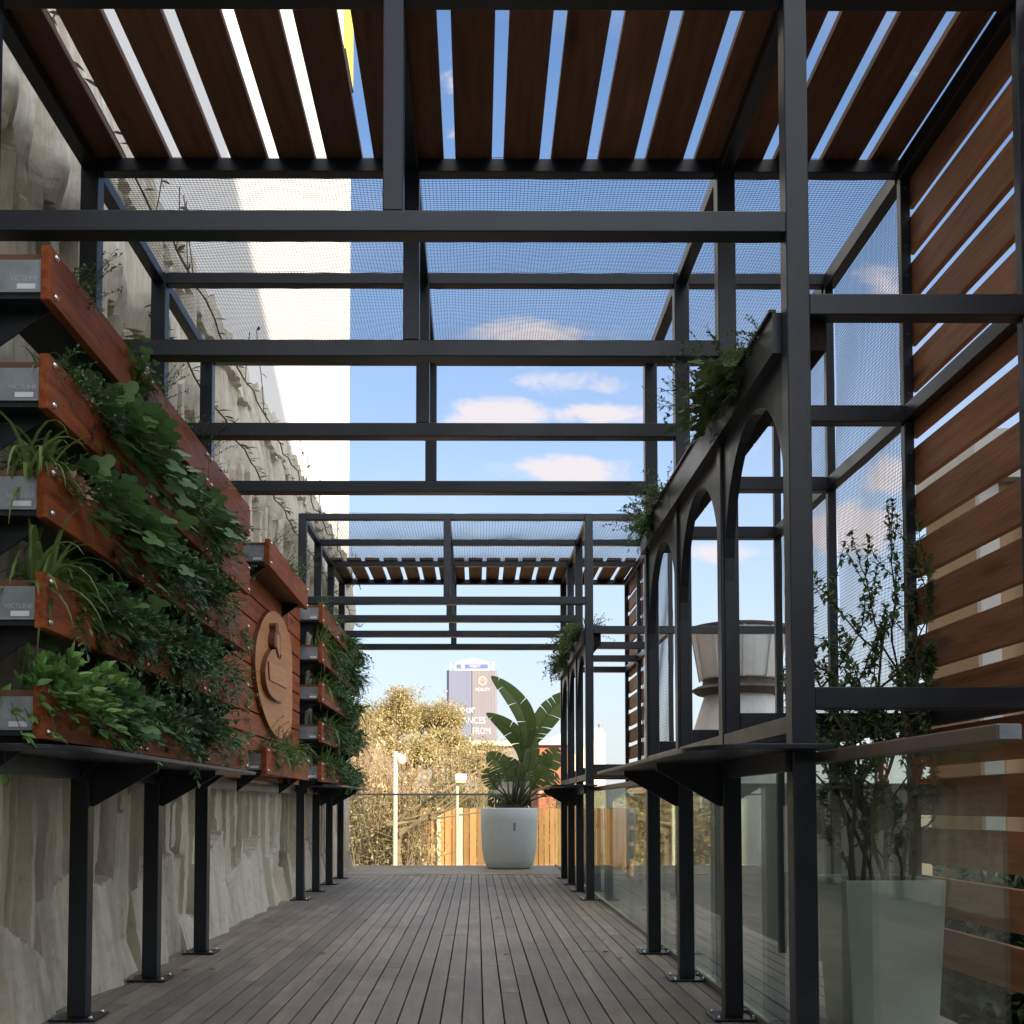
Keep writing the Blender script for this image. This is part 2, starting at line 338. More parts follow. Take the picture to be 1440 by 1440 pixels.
# ---- relief concrete wall on the left
def relief_wall():
    """board-marked relief: straight ribs with broken ends, a chipped hanging course on top, rough blocks at the foot"""
    g = random.Random(11); nr = np.random.RandomState(2)
    za = np.arange(-.06, 4.80, .0175); nz_ = len(za)
    ys = []; cols = []; tops = []
    y = 1.5; lev = .03
    hang = None; hw_left = 0; foot = None; fw_left = 0
    while y < 17.0:
        wd = g.choice([.055, .07, .09, .11, .15]); e = .006
        # groups of ribs share a hanging block / a foot block
        if hw_left <= 0: hw_left = g.uniform(.15, .32); hang = (3.62 + g.uniform(-.13, .10), g.uniform(.08, .19), y, hw_left, g.uniform(.25, .7))
        if fw_left <= 0: fw_left = g.uniform(.22, .55); foot = (g.uniform(.2, .6), g.uniform(.05, .11), g.uniform(-.7, .7), y, fw_left)
        hw_left -= wd; fw_left -= wd
        segs = []; z = -.1; lv = g.uniform(-.03, .06)
        while z < 4.9:
            ln = g.choice([.3, .45, .7, 1.1, 1.7]); segs.append((z, z + ln, lv, g.uniform(-1.1, 1.1))); z += ln
            lv = min(.085, max(-.035, lv + g.choice([-1, 1]) * g.uniform(.025, .07)))
        skew = g.uniform(-.04, .04); top = 4.70 + g.uniform(-.06, .07)
        for t in (0, e / wd, .33, .66, 1 - e / wd):
            h = np.zeros(nz_)
            for (a, b, l, sl) in segs:
                a2 = a + sl * (t - .5) * wd; b2 = b + .0
                q = za >= a2; h[q] = l + .02 * np.clip((za[q] - a2) / .5, 0, 1)
            h += skew * (t - .5)
            fz, fd, fs, fy0, fwd = foot; tf = (y + t * wd - fy0) / fwd; fz2 = fz + fs * (tf - .5) * fwd
            q = za < fz2; h[q] = fd + .07 * (1 - za[q] / fz2) + fs * .10 * (tf - .5); foot_q = q
            hz, hd, hy0, hwd, hpk = hang; tb = min(1, max(0, (y + t * wd - hy0) / hwd)); hz2 = hz + .55 * hwd * abs(tb - hpk) + .02 * math.sin(y * 41)
            q = za >= hz2; d = np.clip((za[q] - hz2) / .55, 0, 1); h[q] = hd * (.70 + .45 * np.sin(np.pi * np.clip(d * .8 + .1, 0, 1))) * (1 - .55 * (2 * tb - 1) ** 2) - .015; hang_q = q
            q = za > 4.28 + .05 * math.sin(y * 9); d = np.clip((4.75 - za[q]) / .5, 0, 1); h[q] = .03 + .09 * d + l * .3
            if t == 0: h = h - np.where(foot_q, .0, np.where(hang_q, .004, .038))                                 # shadow groove between ribs
            ys.append(y + t * wd); cols.append(h); tops.append(top)
        y += wd
    H_ = np.array(cols); Y = np.array(ys); ny = len(ys)
    def sn(sy, sz, amp):
        a = nr.rand(int(17 / sy) + 3, int(6 / sz) + 3); fy = (Y - 1) / sy; fz = (za + .5) / sz
        iy = fy.astype(int); iz = fz.astype(int); ty = (fy - iy)[:, None]; tz = (fz - iz)[None, :]
        v = a[iy][:, iz] * (1 - ty) * (1 - tz) + a[iy + 1][:, iz] * ty * (1 - tz) + a[iy][:, iz + 1] * (1 - ty) * tz + a[iy + 1][:, iz + 1] * ty * tz
        return (v - .5) * amp
    H_ += sn(.35, .6, .02) + sn(.06, .09, .012) + sn(.025, .03, .008)
    Z = np.minimum(np.repeat(za[None, :], ny, 0) + sn(.05, .2, .006), np.array(tops)[:, None] + sn(.03, .5, .05))
    V = np.stack([-2.02 + np.clip(H_, -.05, .20), np.repeat(Y[:, None], nz_, 1), Z], -1).reshape(-1, 3)
    i = np.arange(ny * nz_).reshape(ny, nz_)
    F = np.stack([i[:-1, :-1], i[1:, :-1], i[1:, 1:], i[:-1, 1:]], -1).reshape(-1, 4)
    me = bpy.data.meshes.new('relief_face'); me.from_pydata(V.tolist(), [], F.tolist()); me.update(); me.materials.append(CONC)
    root = thing('concrete_wall', 'tall cream concrete wall with chipped vertical ribs running down the left side', 'wall', (-2.1, 9, 0))
    o = bpy.data.objects.new('relief_face', me); COL.objects.link(o); o.parent = root; o.location = -root.location
    mb = MB(); mb.box(-2.35, -2.075, 1.6, 17.0, -3.2, 4.62)
    obj('wall_core', mb, CONC, root)
relief_wall()

# ---- white tower block behind the wall, yellow banner on its corner
t = thing('white_building', 'huge plain white building rising behind the concrete wall', 'building', (-8, 18, -3.2))
mb = MB(); mb.box(-14, -3.5, -12, 30, -3.2, 46); obj('wall', mb, WHITE, t, bevel=.02)
mb = MB(); mb.box(-14.1, -3.44, -12.06, 30.06, 46, 46.5); obj('parapet', mb, WHITE, t)
t = thing('banner', 'yellow banner high on the corner of the white building', 'banner', (-3.4, 29, 22))
mb = MB(); mb.box(-3.48, -3.44, 28.2, 29.9, 20.8, 26)
obj('banner_cloth', mb, mat('yellow_cloth', (.78, .66, .10), .7, vary=.1), t)
mb = MB(); mb.box(-3.485, -3.43, 28.15, 29.95, 20.78, 20.8); obj('banner_bar', mb, STEEL, t)

# ---- unseen tower block, added and sized to keep the walkway in shade
def windowed_block(name, label, x0, x1, y0, y1, z0, z1, wall, glass, nx, nz, group=None, side='y1'):
    t = thing(name, label, 'building', ((x0 + x1) / 2, (y0 + y1) / 2, z0), group)
    mb = MB(); mb.box(x0, x1, y0, y1, z0, z1); obj('wall', mb, wall, t)
    for i in range(nx):
        for j in range(nz):
            wx = (x1 - x0) / nx; wz = (z1 - z0) / nz; a = x0 + wx * (i + .2); b = z0 + wz * (j + .3)
            yy = y1 if side == 'y1' else y0; s = 1 if side == 'y1' else -1
            m_ = MB(); m_.box(a, a + wx * .6, min(yy, yy + s * .04), max(yy, yy + s * .04), b, b + wz * .5); obj('window', m_, glass, t)
    mb = MB(); mb.box(x0 - .2, x1 + .2, y0 - .2, y1 + .2, z1, z1 + .5); obj('roof', mb, wall, t)
    return t
BWIN = mat('dark_window', (.05, .06, .07), .15, vary=.1)
windowed_block('unseen_shade_block', 'unseen tall grey block added behind the camera to shade the walkway', 14, 31.2, -40, -25, -3.2, 27.5, mat('grey_render', (.42, .41, .39), .85, vary=.1), BWIN, 5, 9)

# ---- unseen dark block, added behind the camera to cut low sky reflections
t = thing('sky_blocker', 'unseen dark low block added behind the camera to cut sky reflections', 'building', (2, -4, -3.2))
BLOCKER = mat('dark_blocker', (.05, .045, .04), .6, vary=.3)
mb = MB(); mb.box(-2.4, 7, -5, -4, -3.2, 2.9); obj('wall', mb, BLOCKER, t)
mb = MB(); mb.box(-.8, .8, -4, -3.96, .0, 2.3); obj('blocker_panel', mb, BWIN, t)
mb = MB(); mb.box(-2.5, 7.1, -5.1, -3.7, 2.9, 3.05); obj('roof', mb, BLOCKER, t)

# ---- neighbouring building to the right, seen through the slats
t = thing('neighbour_building', 'pale low building with tan wall and white frames beyond the timber screen', 'building', (7.5, 9.5, -3.2))
TAN = mat('tan_render', (.36, .24, .13), .85, vary=.12, scale=1)
PALE = mat('pale_panel', (.50, .48, .45), .7, vary=.08, scale=1)
mb = MB(); mb.box(4.12, 11, 9, 10, -3.2, 3.6); obj('wall', mb, TAN, t)
mb = MB(); mb.box(4.05, 11.1, 8.85, 10.05, 3.6, 4.0); obj('roof', mb, PALE, t)
for xx in (4.12, 4.5, 6.1, 7.8):
    mb = MB(); mb.box(xx, xx + .16, 8.93, 9, -3.2, 3.6); obj('pilaster', mb, PALE, t)
for zz_ in (1.25, 2.55):
    mb = MB(); mb.box(4.66, 10.9, 8.95, 9, zz_, zz_ + .17); obj('band', mb, PALE, t)
for k, xx in enumerate((4.75, 6.4, 8.1)):
    m_ = MB(); m_.box(xx, xx + 1.2, 8.965, 9, 1.5, 2.4); f = obj('window', m_, PALE, t)
    m_ = MB(); m_.box(xx + .08, xx + 1.12, 8.95, 8.965, 1.58, 2.32); obj('pane', m_, BWIN, f)

# ================================================================ PERGOLAS
def sqbar(x0, x1, y0, y1, z0, z1): return MB().box(x0, x1, y0, y1, z0, z1)
GAPS = [-1.57, -1.356, -1.135, -.918, -.703, -.49, -.122, .095, .31, .523, .739, .96, 1.32, 1.535, 1.755]
def net(x0, x1, y0, y1, z, axis, cell, wr, sag, seed, z1=None):
    """woven wire net: horizontal (axis 'z') or upright at x0 (axis 'x', from z to z1)"""
    g = random.Random(seed); mb = MB()
    if axis == 'z':
        def P(a, b): return (a, b, z - sag * math.sin(math.pi * (a - x0) / (x1 - x0)) * math.sin(math.pi * min(1, max(0, (b - y0) / (y1 - y0)))) + .006 * math.sin(a * 9 + b * 4))
        n1 = int((x1 - x0) / cell); n2 = int((y1 - y0) / cell); A0, A1, B0, B1 = x0, x1, y0, y1
    else:
        def P(a, b): return (x0 + .008 * math.sin(a * 7 + b * 5) * math.sin(math.pi * (b - z) / (z1 - z)), a, b)
        n1 = int((y1 - y0) / cell); n2 = int((z1 - z) / cell); A0, A1, B0, B1 = y0, y1, z, z1
    seg = 14
    for i in range(n1 + 1):
        a = A0 + (A1 - A0) * i / n1 + g.uniform(-.0008, .0008)
        mb.tube([P(a, B0 + (B1 - B0) * k / seg) for k in range(seg + 1)], wr, 3, cap=False)
    for j in range(n2 + 1):
        b = B0 + (B1 - B0) * j / n2 + g.uniform(-.0008, .0008)
        mb.tube([P(A0 + (A1 - A0) * k / seg, b) for k in range(seg + 1)], wr, 3, cap=False)
    return mb

def pergola(y0, label, slat_bay, net_bays, netcell, wr):
    rows = [y0 + SP * k for k in range(4)]; w2 = .04; far = y0 > 8
    t = thing('pergola', label, 'pergola', (-.3, y0, 0), 'black steel pergolas')
    def part(n, mb, m=STEEL, bv=.004, par=t): return obj(n, mb, m, par, bevel=bv)
    top = ZR + .062
    for k, y in enumerate(rows):
        ya, yb = y - w2, y + w2
        for X in (XL, XR):
            p = part('post', sqbar(X - w2, X + w2, ya, yb, .012, top))
            s = -1 if X < 0 else 1
            b = part('base_plate', sqbar(X - .10, X + .10, y - .10, y + .10, .004, .012), par=p, bv=.002)
            for dx in (-.075, .075):
                for dy in (-.075, .075):
                    m_ = MB(); m_.lathe([(.011, 0), (.011, .006), (.006, .012), (.0008, .0122)], (X + dx, y + dy, .012), 8)
                    part('anchor_bolt', m_, CHROME, 0, par=p)
        part('side_post', sqbar(XF - .022, XF + .022, y - .022, y + .022, -.3, top), bv=.003)
        part('hanger', sqbar(XC - w2 + .004, XC + w2 - .004, ya, yb, ZB + .075, ZR))
        part('cross_beam', sqbar(XL + w2, XR - w2, ya, yb, ZB, ZB + .075))
        part('roof_beam', sqbar(XL + w2, XR - w2, ya + .008, yb - .008, ZR, top))
        part('roof_beam', sqbar(XR + w2, XF - .022, ya + .008, yb - .008, ZR, top))
        part('side_beam', sqbar(XR + w2, XF - .022 if k else 3.2, ya + .004, yb - .004, ZS, ZS + .075))
        part('low_side_beam', sqbar(XR + w2 + .001, XF - .022 if k else 3.2, ya + .004, yb - .004, ZK, ZK + .075))
        if k < 3:
            yn = rows[k + 1] - w2
            for X in (XL, XC, XR):
                part('purlin', sqbar(X - .03, X + .03, yb, yn, ZR + .002, top - .002), bv=.003)
            part('purlin', sqbar(XF - .028, XF + .028, y + .022, rows[k + 1] - .022, ZR - .02, top - .002), bv=.003)
            part('side_rail', sqbar(XF - .03, XF + .02, y + .022, rows[k + 1] - .022, ZS + .004, ZS + .071), bv=.003)
            part('side_rail', sqbar(XF - .03, XF + .02, y + .022, rows[k + 1] - .022, ZK + .004, ZK + .071), bv=.003)
    # timber roof of one bay
    a, b = rows[slat_bay] - .055, rows[slat_bay + 1] + .045
    edges = [-1.79]
    for g_ in GAPS: edges += [g_ - .026, g_ + .026]
    edges.append(1.905)
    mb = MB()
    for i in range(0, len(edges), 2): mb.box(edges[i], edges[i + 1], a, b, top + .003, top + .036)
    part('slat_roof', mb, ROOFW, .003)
    # timber screen on the right side of the same bay
    mb = MB(); z = 2.554 - .2115 * 11.0
    ya = rows[slat_bay] - (1.15 if not far else .05); yb = rows[slat_bay + 1] + .02
    while z < 3.7:
        mb.box(XF + .024, XF + .052, ya, yb, z + .026, z + .1855); z += .2115
    part('slat_screen', mb, SLAT, .003)
    m_ = MB()
    for zz in np.arange(.3, 3.75, .105): m_.lathe([(.008, 0), (.006, .004), (0, .005)], (0, 0, 0), 8)
    # bolts down the screen's end post (heads face the camera)
    m_ = MB(); yy = rows[slat_bay + 1] - .022
    for zz in np.arange(1.42, 3.75, .135):
        m_.tube([(XF, yy, zz), (XF, yy - .006, zz)], [.009, .006], 8)
    part('screen_bolts', m_, NETM, 0)
    # netting
    for nb in net_bays:
        part('roof_net', net(XL - .02, XF + .03, rows[nb] - .02, rows[nb + 1] + .02, top + .006, 'z', netcell, wr, .035, nb), NETM, 0)
        part('side_net', net(XF + .03, 0, rows[nb] + .02, rows[nb + 1] - .02, ZK + .07, 'x', netcell, wr, 0, nb + 9, ZR), NETM, 0)
    # arches with plant troughs along the right posts
    for k in range(3):
        a, b = rows[k] + w2, rows[k + 1] - w2; c = (a + b) / 2; hw = (b - a) / 2 - .012
        x0, x1 = XR - .026, XR + .016; zt, zsp, zap, zsill = 2.545, 1.92, 2.49, 1.23
        outer = []; inner = []
        n = 22
        for i in range(n + 1):
            th = math.pi * i / n; q = -math.cos(th)
            inner.append((c + hw * q, zsp + (zap - zsp) * (math.sin(th) ** .9)))
            outer.append((c + (b - a) / 2 * q, zt))
        m_ = MB()
        for i in range(n):
            p0, p1, q0, q1 = inner[i], inner[i + 1], outer[i], outer[i + 1]
            for xx, fl in ((x0, False), (x1, True)):
                quad = [(xx, p0[0], p0[1]), (xx, p1[0], p1[1]), (xx, q1[0], q1[1]), (xx, q0[0], q0[1])]
                m_.quad(*(quad[::-1] if fl else quad))
            m_.quad((x0, p0[0], p0[1]), (x1, p0[0], p0[1]), (x1, p1[0], p1[1]), (x0, p1[0], p1[1]))
        m_.box(x0, x1, a, a + .012, zsill, zsp); m_.box(x0, x1, b - .012, b, zsill, zsp)
        part('arch', m_, STEEL, 0)
        part('sill', sqbar(x0 - .01, x1 + .012, a, b, zsill - .05, zsill + .012), bv=.003)
        # trough: open box
        ta, tb = rows[k] - (.0 if k == 0 else -.004) + (.042 if k == 0 else 0), rows[k + 1] - .004
        m_ = MB(); X0, X1, z0, z1 = 1.052, 1.078, 2.536, 2.682
        m_.box(X0, X0 + .004, ta, tb, z0, z1); m_.box(X0 + .004, X1 + .095, ta, ta + .004, z0, z1); m_.box(X0 + .004, X1 + .095, tb - .004, tb, z0, z1)
        m_.box(XR + .051, XR + .055, ta + .004, tb - .004, z0, z1); m_.box(X0 + .004, XR + .051, ta + .004, tb - .004, z0, z0 + .01)
        tr = part('plant_trough', m_, STEEL, 0)
        m_ = MB(); m_.box(X0 + .005, XR + .124, ta + .005, tb - .005, z0 + .011, z1 - .03); part('soil', m_, SOIL, 0, par=tr)
        m_ = MB(); m_.box(X0 - .012, X0 + .014, ta, tb, z1, z1 + .012); part('rim', m_, STEEL, .002, par=tr)
    # bar counters either side
    ZT = 1.135
    for s, X, xe in ((-1, XL, -1.345), (1, XR, .735)):
        y_a, y_b = y0 - .17, y0 + 3.02
        pts = []
        xin = X - s * -.0
        back = X + (.06 if s > 0 else -.06)
        pts = [(back, y_a + .0, 0), (back, y_b, 0)]
        dx = xe - back
        for i in range(9):                                  # far corner
            th = math.pi / 2 * i / 8; r = .10
            pts.append((xe - math.copysign(r, dx) * (1 - math.sin(th)), y_b - r * (1 - math.cos(th)), 0))
        for i in range(13):                                 # near end swept round
            th = math.pi / 2 * i / 12; rx, ry = .20, .34
            pts.append((xe - math.copysign(rx, dx) * (1 - math.cos(th)), y_a + ry * (1 - math.sin(th)), 0))
        P3 = [(p[0], p[1], ZT - .018) for p in pts]
        if s > 0: P3 = P3[::-1]
        m_ = MB(); m_.prism(P3, (0, 0, .018))
        ct = part('counter', m_, STEEL, .003)
        for k, y in enumerate(rows[:3]):
            if k == 0: continue
            xp = X - s * -.0 - s * w2 * 1.0; e = xe + s * .06
            m_ = MB(); zz = ZT - .019
            m_.prism([(xp, y - .005, zz), (e, y - .005, zz), (e, y - .005, zz - .03), (xp - s * .012, y - .005, zz - .19), (xp, y - .005, zz - .19)], (0, .010, 0))
            part('gusset', m_, STEEL, 0, par=ct)
        part('counter_bearer', sqbar(min(X - .043 * s * -1, X - .043 * s) - .0, max(X + .043 * s, X - .043 * s), 0, 0, 0, 0) if False else
             sqbar(X - s * w2 - .012, X - s * w2 + .012 if s < 0 else X - s * w2 + .0, y_a + .02, y_b - .05, ZT - .10, ZT - .02) if False else
             sqbar(X + (.041 if s < 0 else -.061), X + (.061 if s < 0 else -.041), y_a + .15, y_b - .1, ZT - .09, ZT - .0185), bv=.002)
    return t
pergola(D0, 'nearer black steel pergola with timber slat roof and arched plant troughs', 0, (1, 2), .0172, .0011)
pergola(E0, 'farther black steel pergola at the end of the walkway, netted roof in front', 2, (0, 1), .030, .0017)

# grey steel channel along the foot wall, behind the left posts
mb = MB(); mb.box(-1.825, -1.79, 2.2, 14.2, 1.045, 1.118)
tag(obj('wall_rail', mb, RAILG, loc=(-1.8, 8, 1.05), bevel=.003), 'grey weathered steel rail along the ribbed wall below the planters', 'rail')

# ---- glass balustrade right
t = thing('glass_balustrade', 'long glass balustrade with brown metal handrail beside the right posts', 'balustrade', (1.22, 10, 0), 'glass balustrades')
HR = mat('brown_metal_rail', (.16, .125, .095), .45, metal=.3, vary=.2, scale=4)
mb = MB(); mb.box(1.19, 1.25, 2.52, 17.0, 1.078, 1.118); obj('handrail', mb, HR, t, bevel=.004)
mb = MB(); mb.box(1.195, 1.245, 2.512, 2.52, 1.082, 1.114); obj('end_cap', mb, GALV, t)
y = 2.55
while y < 16.8:
    y2 = min(y + 1.55, 16.95); mb = MB(); mb.box(1.214, 1.226, y, y2 - .012, .03, 1.077); obj('pane', mb, GLASS, t); y = y2
mb = MB(); mb.box(1.205, 1.235, 2.52, 17.0, .004, .028); obj('floor_channel', mb, RAILG, t)
# ---- glass balustrade across the end of the deck
t = thing('glass_balustrade', 'glass balustrade with thin rail across the far end of the deck', 'balustrade', (-.4, 17.1, 0), 'glass balustrades')
mb = MB(); mb.box(-1.97, 1.3, 17.06, 17.10, 1.085, 1.115); obj('handrail', mb, RAILG, t, bevel=.004)
x = -1.95
while x < 1.28:
    mb = MB(); mb.box(x, min(x + 1.08, 1.29), 17.075, 17.087, .02, 1.084); obj('pane', mb, GLASS, t); x += 1.095

# ================================================================ PLANTER WALL
rowz = [1.154, 1.530, 1.908, 2.285, 2.664]           # undersides of the front boards, bottom row first
rown = ['bottom row', 'second lowest row', 'middle row', 'second highest row', 'top row']
XB = -1.463
def planter_box(ya, length, z, label, group, name='planter_box', withtext=True):
    t = thing(name, label, 'planter', (XB, ya, z), group)
    yb = ya + length - .006
    m_ = MB(); m_.box(XB - .035, XB, ya, yb, z, z + .192); obj('front_board', m_, BOARD, t, bevel=.004)
    x0, x1 = -1.688, XB - .037; z0, z1 = z + .030, z + .145
    m_ = MB(); m_.box(x0, x1, ya + .012, ya + .016, z0, z1); m_.box(x0, x1, yb - .016, yb - .012, z0, z1)
    m_.box(x0, x0 + .004, ya + .016, yb - .016, z0, z1); m_.box(x1 - .004, x1, ya + .016, yb - .016, z0, z1)
    m_.box(x0 + .004, x1 - .004, ya + .016, yb - .016, z0, z0 + .004)
    m_.box(x0, x1, ya + .008, ya + .012, z0, z0 + .008); m_.box(x1 - .006, x1, ya + .008, ya + .012, z0 + .008, z1)
    tr = obj('trough', m_, GALV, t)
    m_ = MB(); m_.box(x0 + .006, x1 - .006, ya + .02, yb - .02, z0 + .006, z1 - .012); obj('soil', m_, SOIL, tr)
    if withtext:
        text_obj('lettering', 'VICTLINE', .023, LETT, tr, ((x0 + x1) / 2 + .038, ya + .0112, z0 + .047), (R(90), 0, 0), .0004)
        m_ = MB(); m_.box((x0 + x1) / 2 + .012, (x0 + x1) / 2 + .075, ya + .0095, ya + .0115, z0 + .012, z0 + .030); st = obj('sticker', m_, STICK, tr)
    m_ = MB(); m_.box(x0, x1 - .001, ya + .020, ya + .032, z + .145, z + .168); m_.box(x0 - .012, x0 - .002, ya + .012, yb - .012, z + .06, z + .168)
    obj('wooden_rim', m_, DARKT, t)
    m_ = MB(); m_.box(-1.697, XB - .04, ya + .02, yb - .02, z + .012, z + .028)
    for q in (ya + .12, yb - .16): m_.prism([(-1.697, q, z + .012), (XB - .05, q, z + .012), (-1.697, q, z - .12)], (0, .008, 0))
    obj('bracket', m_, STEEL, t)
    for yy in (ya + .045, yb - .045):
        for zz in (z + .026, z + .166):
            m_ = MB()
            prof = [(.0125, 0), (.0122, .004), (.0095, .009), (.005, .0115), (.0008, .012)]
            b0 = len(m_.v)
            m_.lathe(prof, (0, 0, 0), 10); m_.v = [(XB + vz, yy + vx, zz + vy) for (vx, vy, vz) in m_.v]
            obj('bolt', m_, CHROME, t, smooth=True)
    return t
def relabel_copy(src, ya, z, label):
    c = copy_tree(src); c.location = (XB, ya, z); c['label'] = label
    return c
nth = ['first', 'second', 'third']
proto = None
for gi, (ys, where) in enumerate(((3.72, 'near'), (10.42, 'far'))):
    for r, z in enumerate(rowz):
        for c in range(3):
            lab = '%s red timber planter box along the %s of the %s planter wall' % (nth[c], rown[r], where)
            if proto is None:
                proto = planter_box(ys, 1.12, z, lab, 'red timber planter boxes on the left wall')
            else:
                relabel_copy(proto, ys + 1.12 * c, z, lab)
planter_box(7.74, 1.78, 2.625, 'red timber planter box mounted above the round wooden sign', 'red timber planter boxes on the left wall')
planter_box(7.70, 1.95, 1.148, 'red timber planter box filled with green straps below the round wooden sign', 'red timber planter boxes on the left wall')

# ---- sign panel with round plaque
t = thing('sign_panel', 'horizontal plank panel carrying a round wooden emblem between the planter walls', 'sign', (-1.66, 8.6, 1.1))
mb = MB(); z = 1.12
while z < 2.72:
    mb.box(-1.69, -1.660, 7.06, 9.60, z, z + .158); mb.box(-1.69, -1.660, 9.64, 10.34, z, z + .158); z += .170
obj('plank_panel', mb, BOARD, t, bevel=.004)
mb = MB(); mb.box(-1.697, -1.6905, 7.06, 10.34, 1.1, 2.82); obj('backing', mb, STEEL, t)
def plaque(name, px, X, th, m, par, sm=2):
    pts = [atX(a, b, X) for (a, b) in px]
    for _ in range(sm):                                     # soften the outline
        q = []
        for i in range(len(pts)):
            a, b = pts[i], pts[(i + 1) % len(pts)]; q += [a * .75 + b * .25, a * .25 + b * .75]
        pts = q
    m_ = MB()
    if th < .012:
        m_.prism([(X - th, p.y, p.z) for p in pts], (th, 0, 0)); return obj(name, m_, m, par)
    m_.prism([(X - .004, p.y, p.z) for p in pts], (.004, 0, 0)); o = obj(name, m_, m, par)
    e = MB(); e.prism([(X - th, p.y, p.z) for p in pts], (th - .0045, 0, 0)); obj('shade_edge', e, DARKT, o); return o  # dark under-layer paints the shade round the raised edge
big = [(385, 858), (376, 862), (368, 876), (361, 900), (359, 925), (360, 948), (363, 970), (369, 995), (377, 1018), (386, 1034), (396, 1040), (404, 1036), (410, 1026), (411, 1000), (411, 960), (411, 925), (409, 900), (402, 878), (394, 864)]
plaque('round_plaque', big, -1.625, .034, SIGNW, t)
oval = [(388, 912), (381, 915), (375.5, 928), (373, 942), (374.5, 962), (379, 975), (385.5, 983), (393, 987), (400, 984.5), (404.5, 975), (406.5, 958), (405.5, 942), (401.5, 927), (397, 919), (395.5, 925), (393.5, 929), (391, 922)]
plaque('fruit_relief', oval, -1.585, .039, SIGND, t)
plaque('painted_shadow_line', [(387, 909), (379, 912), (373.5, 926), (371, 942), (372.5, 963), (377, 978), (384.5, 987), (393, 991), (396, 988), (393, 985), (386, 982), (379, 974), (375, 962), (374, 942), (377, 927), (382, 916)], -1.6235, .0012, DARKT, t)  # dark crescent painted as the shadow beside the fruit relief
plaque('stem_relief', [(387, 877), (391, 876), (392, 888), (394.5, 892), (395.5, 914), (393.5, 927), (391, 920), (389, 911), (386, 909), (386, 894), (388.5, 888)], -1.575, .049, DARKT, t, 1)
plaque('stem_face', [(389.5, 891), (393.5, 893), (394.7, 913), (393.3, 924), (391.5, 917), (389, 906)], -1.571, .004, SIGNW, t, 1)
plaque('ribbon_relief', [(378.5, 930), (404, 942), (403.5, 968), (380, 956)], -1.574, .014, SIGNW, t, 0)

# ================================================================ PLANTS
def unit(a): return Vector(a).normalized()
def leaf(mb, p, d, up, L, W, fold=.25, n=3):
    """simple pointed leaf folded along its midrib"""
    d = unit(d); side = d.cross(up); side = side.normalized() if side.length > 1e-5 else d.orthogonal().normalized(); nn = side.cross(d)
    prof = [0, .8, 1.0, .62, 0] if n > 2 else [0, 1, 0]
    k = len(prof) - 1; mid = [p + d * (L * i / k) - nn * (.10 * L * (i / k) ** 2) for i in range(k + 1)]
    b = len(mb.v)
    for i in range(k + 1):
        e = prof[i] * W / 2
        mb.v += [tuple(mid[i]), tuple(mid[i] + side * e + nn * e * fold), tuple(mid[i] - side * e + nn * e * fold)]
    for i in range(k):
        a, c = b + 3 * i, b + 3 * (i + 1)
        if i == 0: mb.f += [(a, c + 1, c), (a, c, c + 2)]
        elif i == k - 1: mb.f += [(a, a + 1, c), (a, c, a + 2)]
        else: mb.f += [(a, a + 1, c + 1, c), (a, c, c + 2, a + 2)]
def lobed(mb, p, d, up, S, lobes=5, deep=.35):
    d = unit(d); side = d.cross(up); side = side.normalized() if side.length > 1e-5 else d.orthogonal().normalized(); nn = side.cross(d)
    b = len(mb.v); c = p + d * S * .12 - nn * S * .06; mb.v.append(tuple(c)); n = lobes * 4; ring = []
    for i in range(n + 1):
        th = -2.6 + 5.2 * i / n
        r = S * (.5 * (1 - deep) + .5 * deep * abs(math.cos(th * lobes / 2.08 / 1.25))) * (1.05 if abs(th) < 1 else .95) + S * .02 * math.sin(i * 7)
        ring.append(len(mb.v)); mb.v.append(tuple(c + d * math.cos(th) * r + side * math.sin(th) * r + nn * (r * .22 - .3 * r * r / S)))
    for i in range(n): mb.f.append((b, ring[i], ring[i + 1]))
def frond(mb, p, d, L, W, droop, npin, g, up=Vector((0, 0, 1))):
    d = unit(d); pts = [p]; q = Vector(p); dd = d.copy(); st = L / npin
    for i in range(npin):
        dd = unit(dd + Vector((0, 0, -droop / npin))); q = q + dd * st; pts.append(q.copy())
        sd = dd.cross(up); sd = sd.normalized() if sd.length > 1e-4 else dd.orthogonal().normalized()
        ww = W * math.sin(math.pi * min(.97, (i + 1.2) / (npin + .6))) ** .7
        for s in (-1, 1):
            e = unit(sd * s + dd * .55 + Vector((g.uniform(-.25, .25), g.uniform(-.25, .25), g.uniform(-.3, .2))))
            leaf(mb, q, e, up, ww, ww * .42, .2, 2)
    leaf(mb, q, dd, up, W * .6, W * .25, .2, 2)
    mb.tube(pts[::2] + [pts[-1]], .0012, 3, cap=False)
def strap(mb, p, d, L, W, droop, g, n=7):
    q = Vector(p); dd = unit(d); b = len(mb.v); sd = dd.cross(Vector((0, 0, 1))); sd = sd.normalized() if sd.length > .01 else Vector((1, 0, 0))
    for i in range(n + 1):
        ww = W * (1 - (i / n) ** 2.2) * (.6 + .4 * min(1, i / 2)) / 2 + .0004
        nn = sd.cross(dd)
        mb.v += [tuple(q + sd * ww + nn * ww * .5), tuple(q), tuple(q - sd * ww + nn * ww * .5)]
        q = q + dd * (L / n); dd = unit(dd + Vector((g.uniform(-.05, .05), g.uniform(-.05, .05), -droop / n * (1 + i / n))))
    for i in range(n):
        a, c = b + 3 * i, b + 3 * i + 3; mb.f += [(a, c, c + 1, a + 1), (a + 1, c + 1, c + 2, a + 2)]
def outdir(g, fx=.75, fz=.35):
    fx *= .72; fz += .28
    """directions leaning out of the wall (towards +x) and to the light"""
    return unit((fx + g.gauss(0, .45), g.gauss(0, .65), fz + g.gauss(0, .45)))
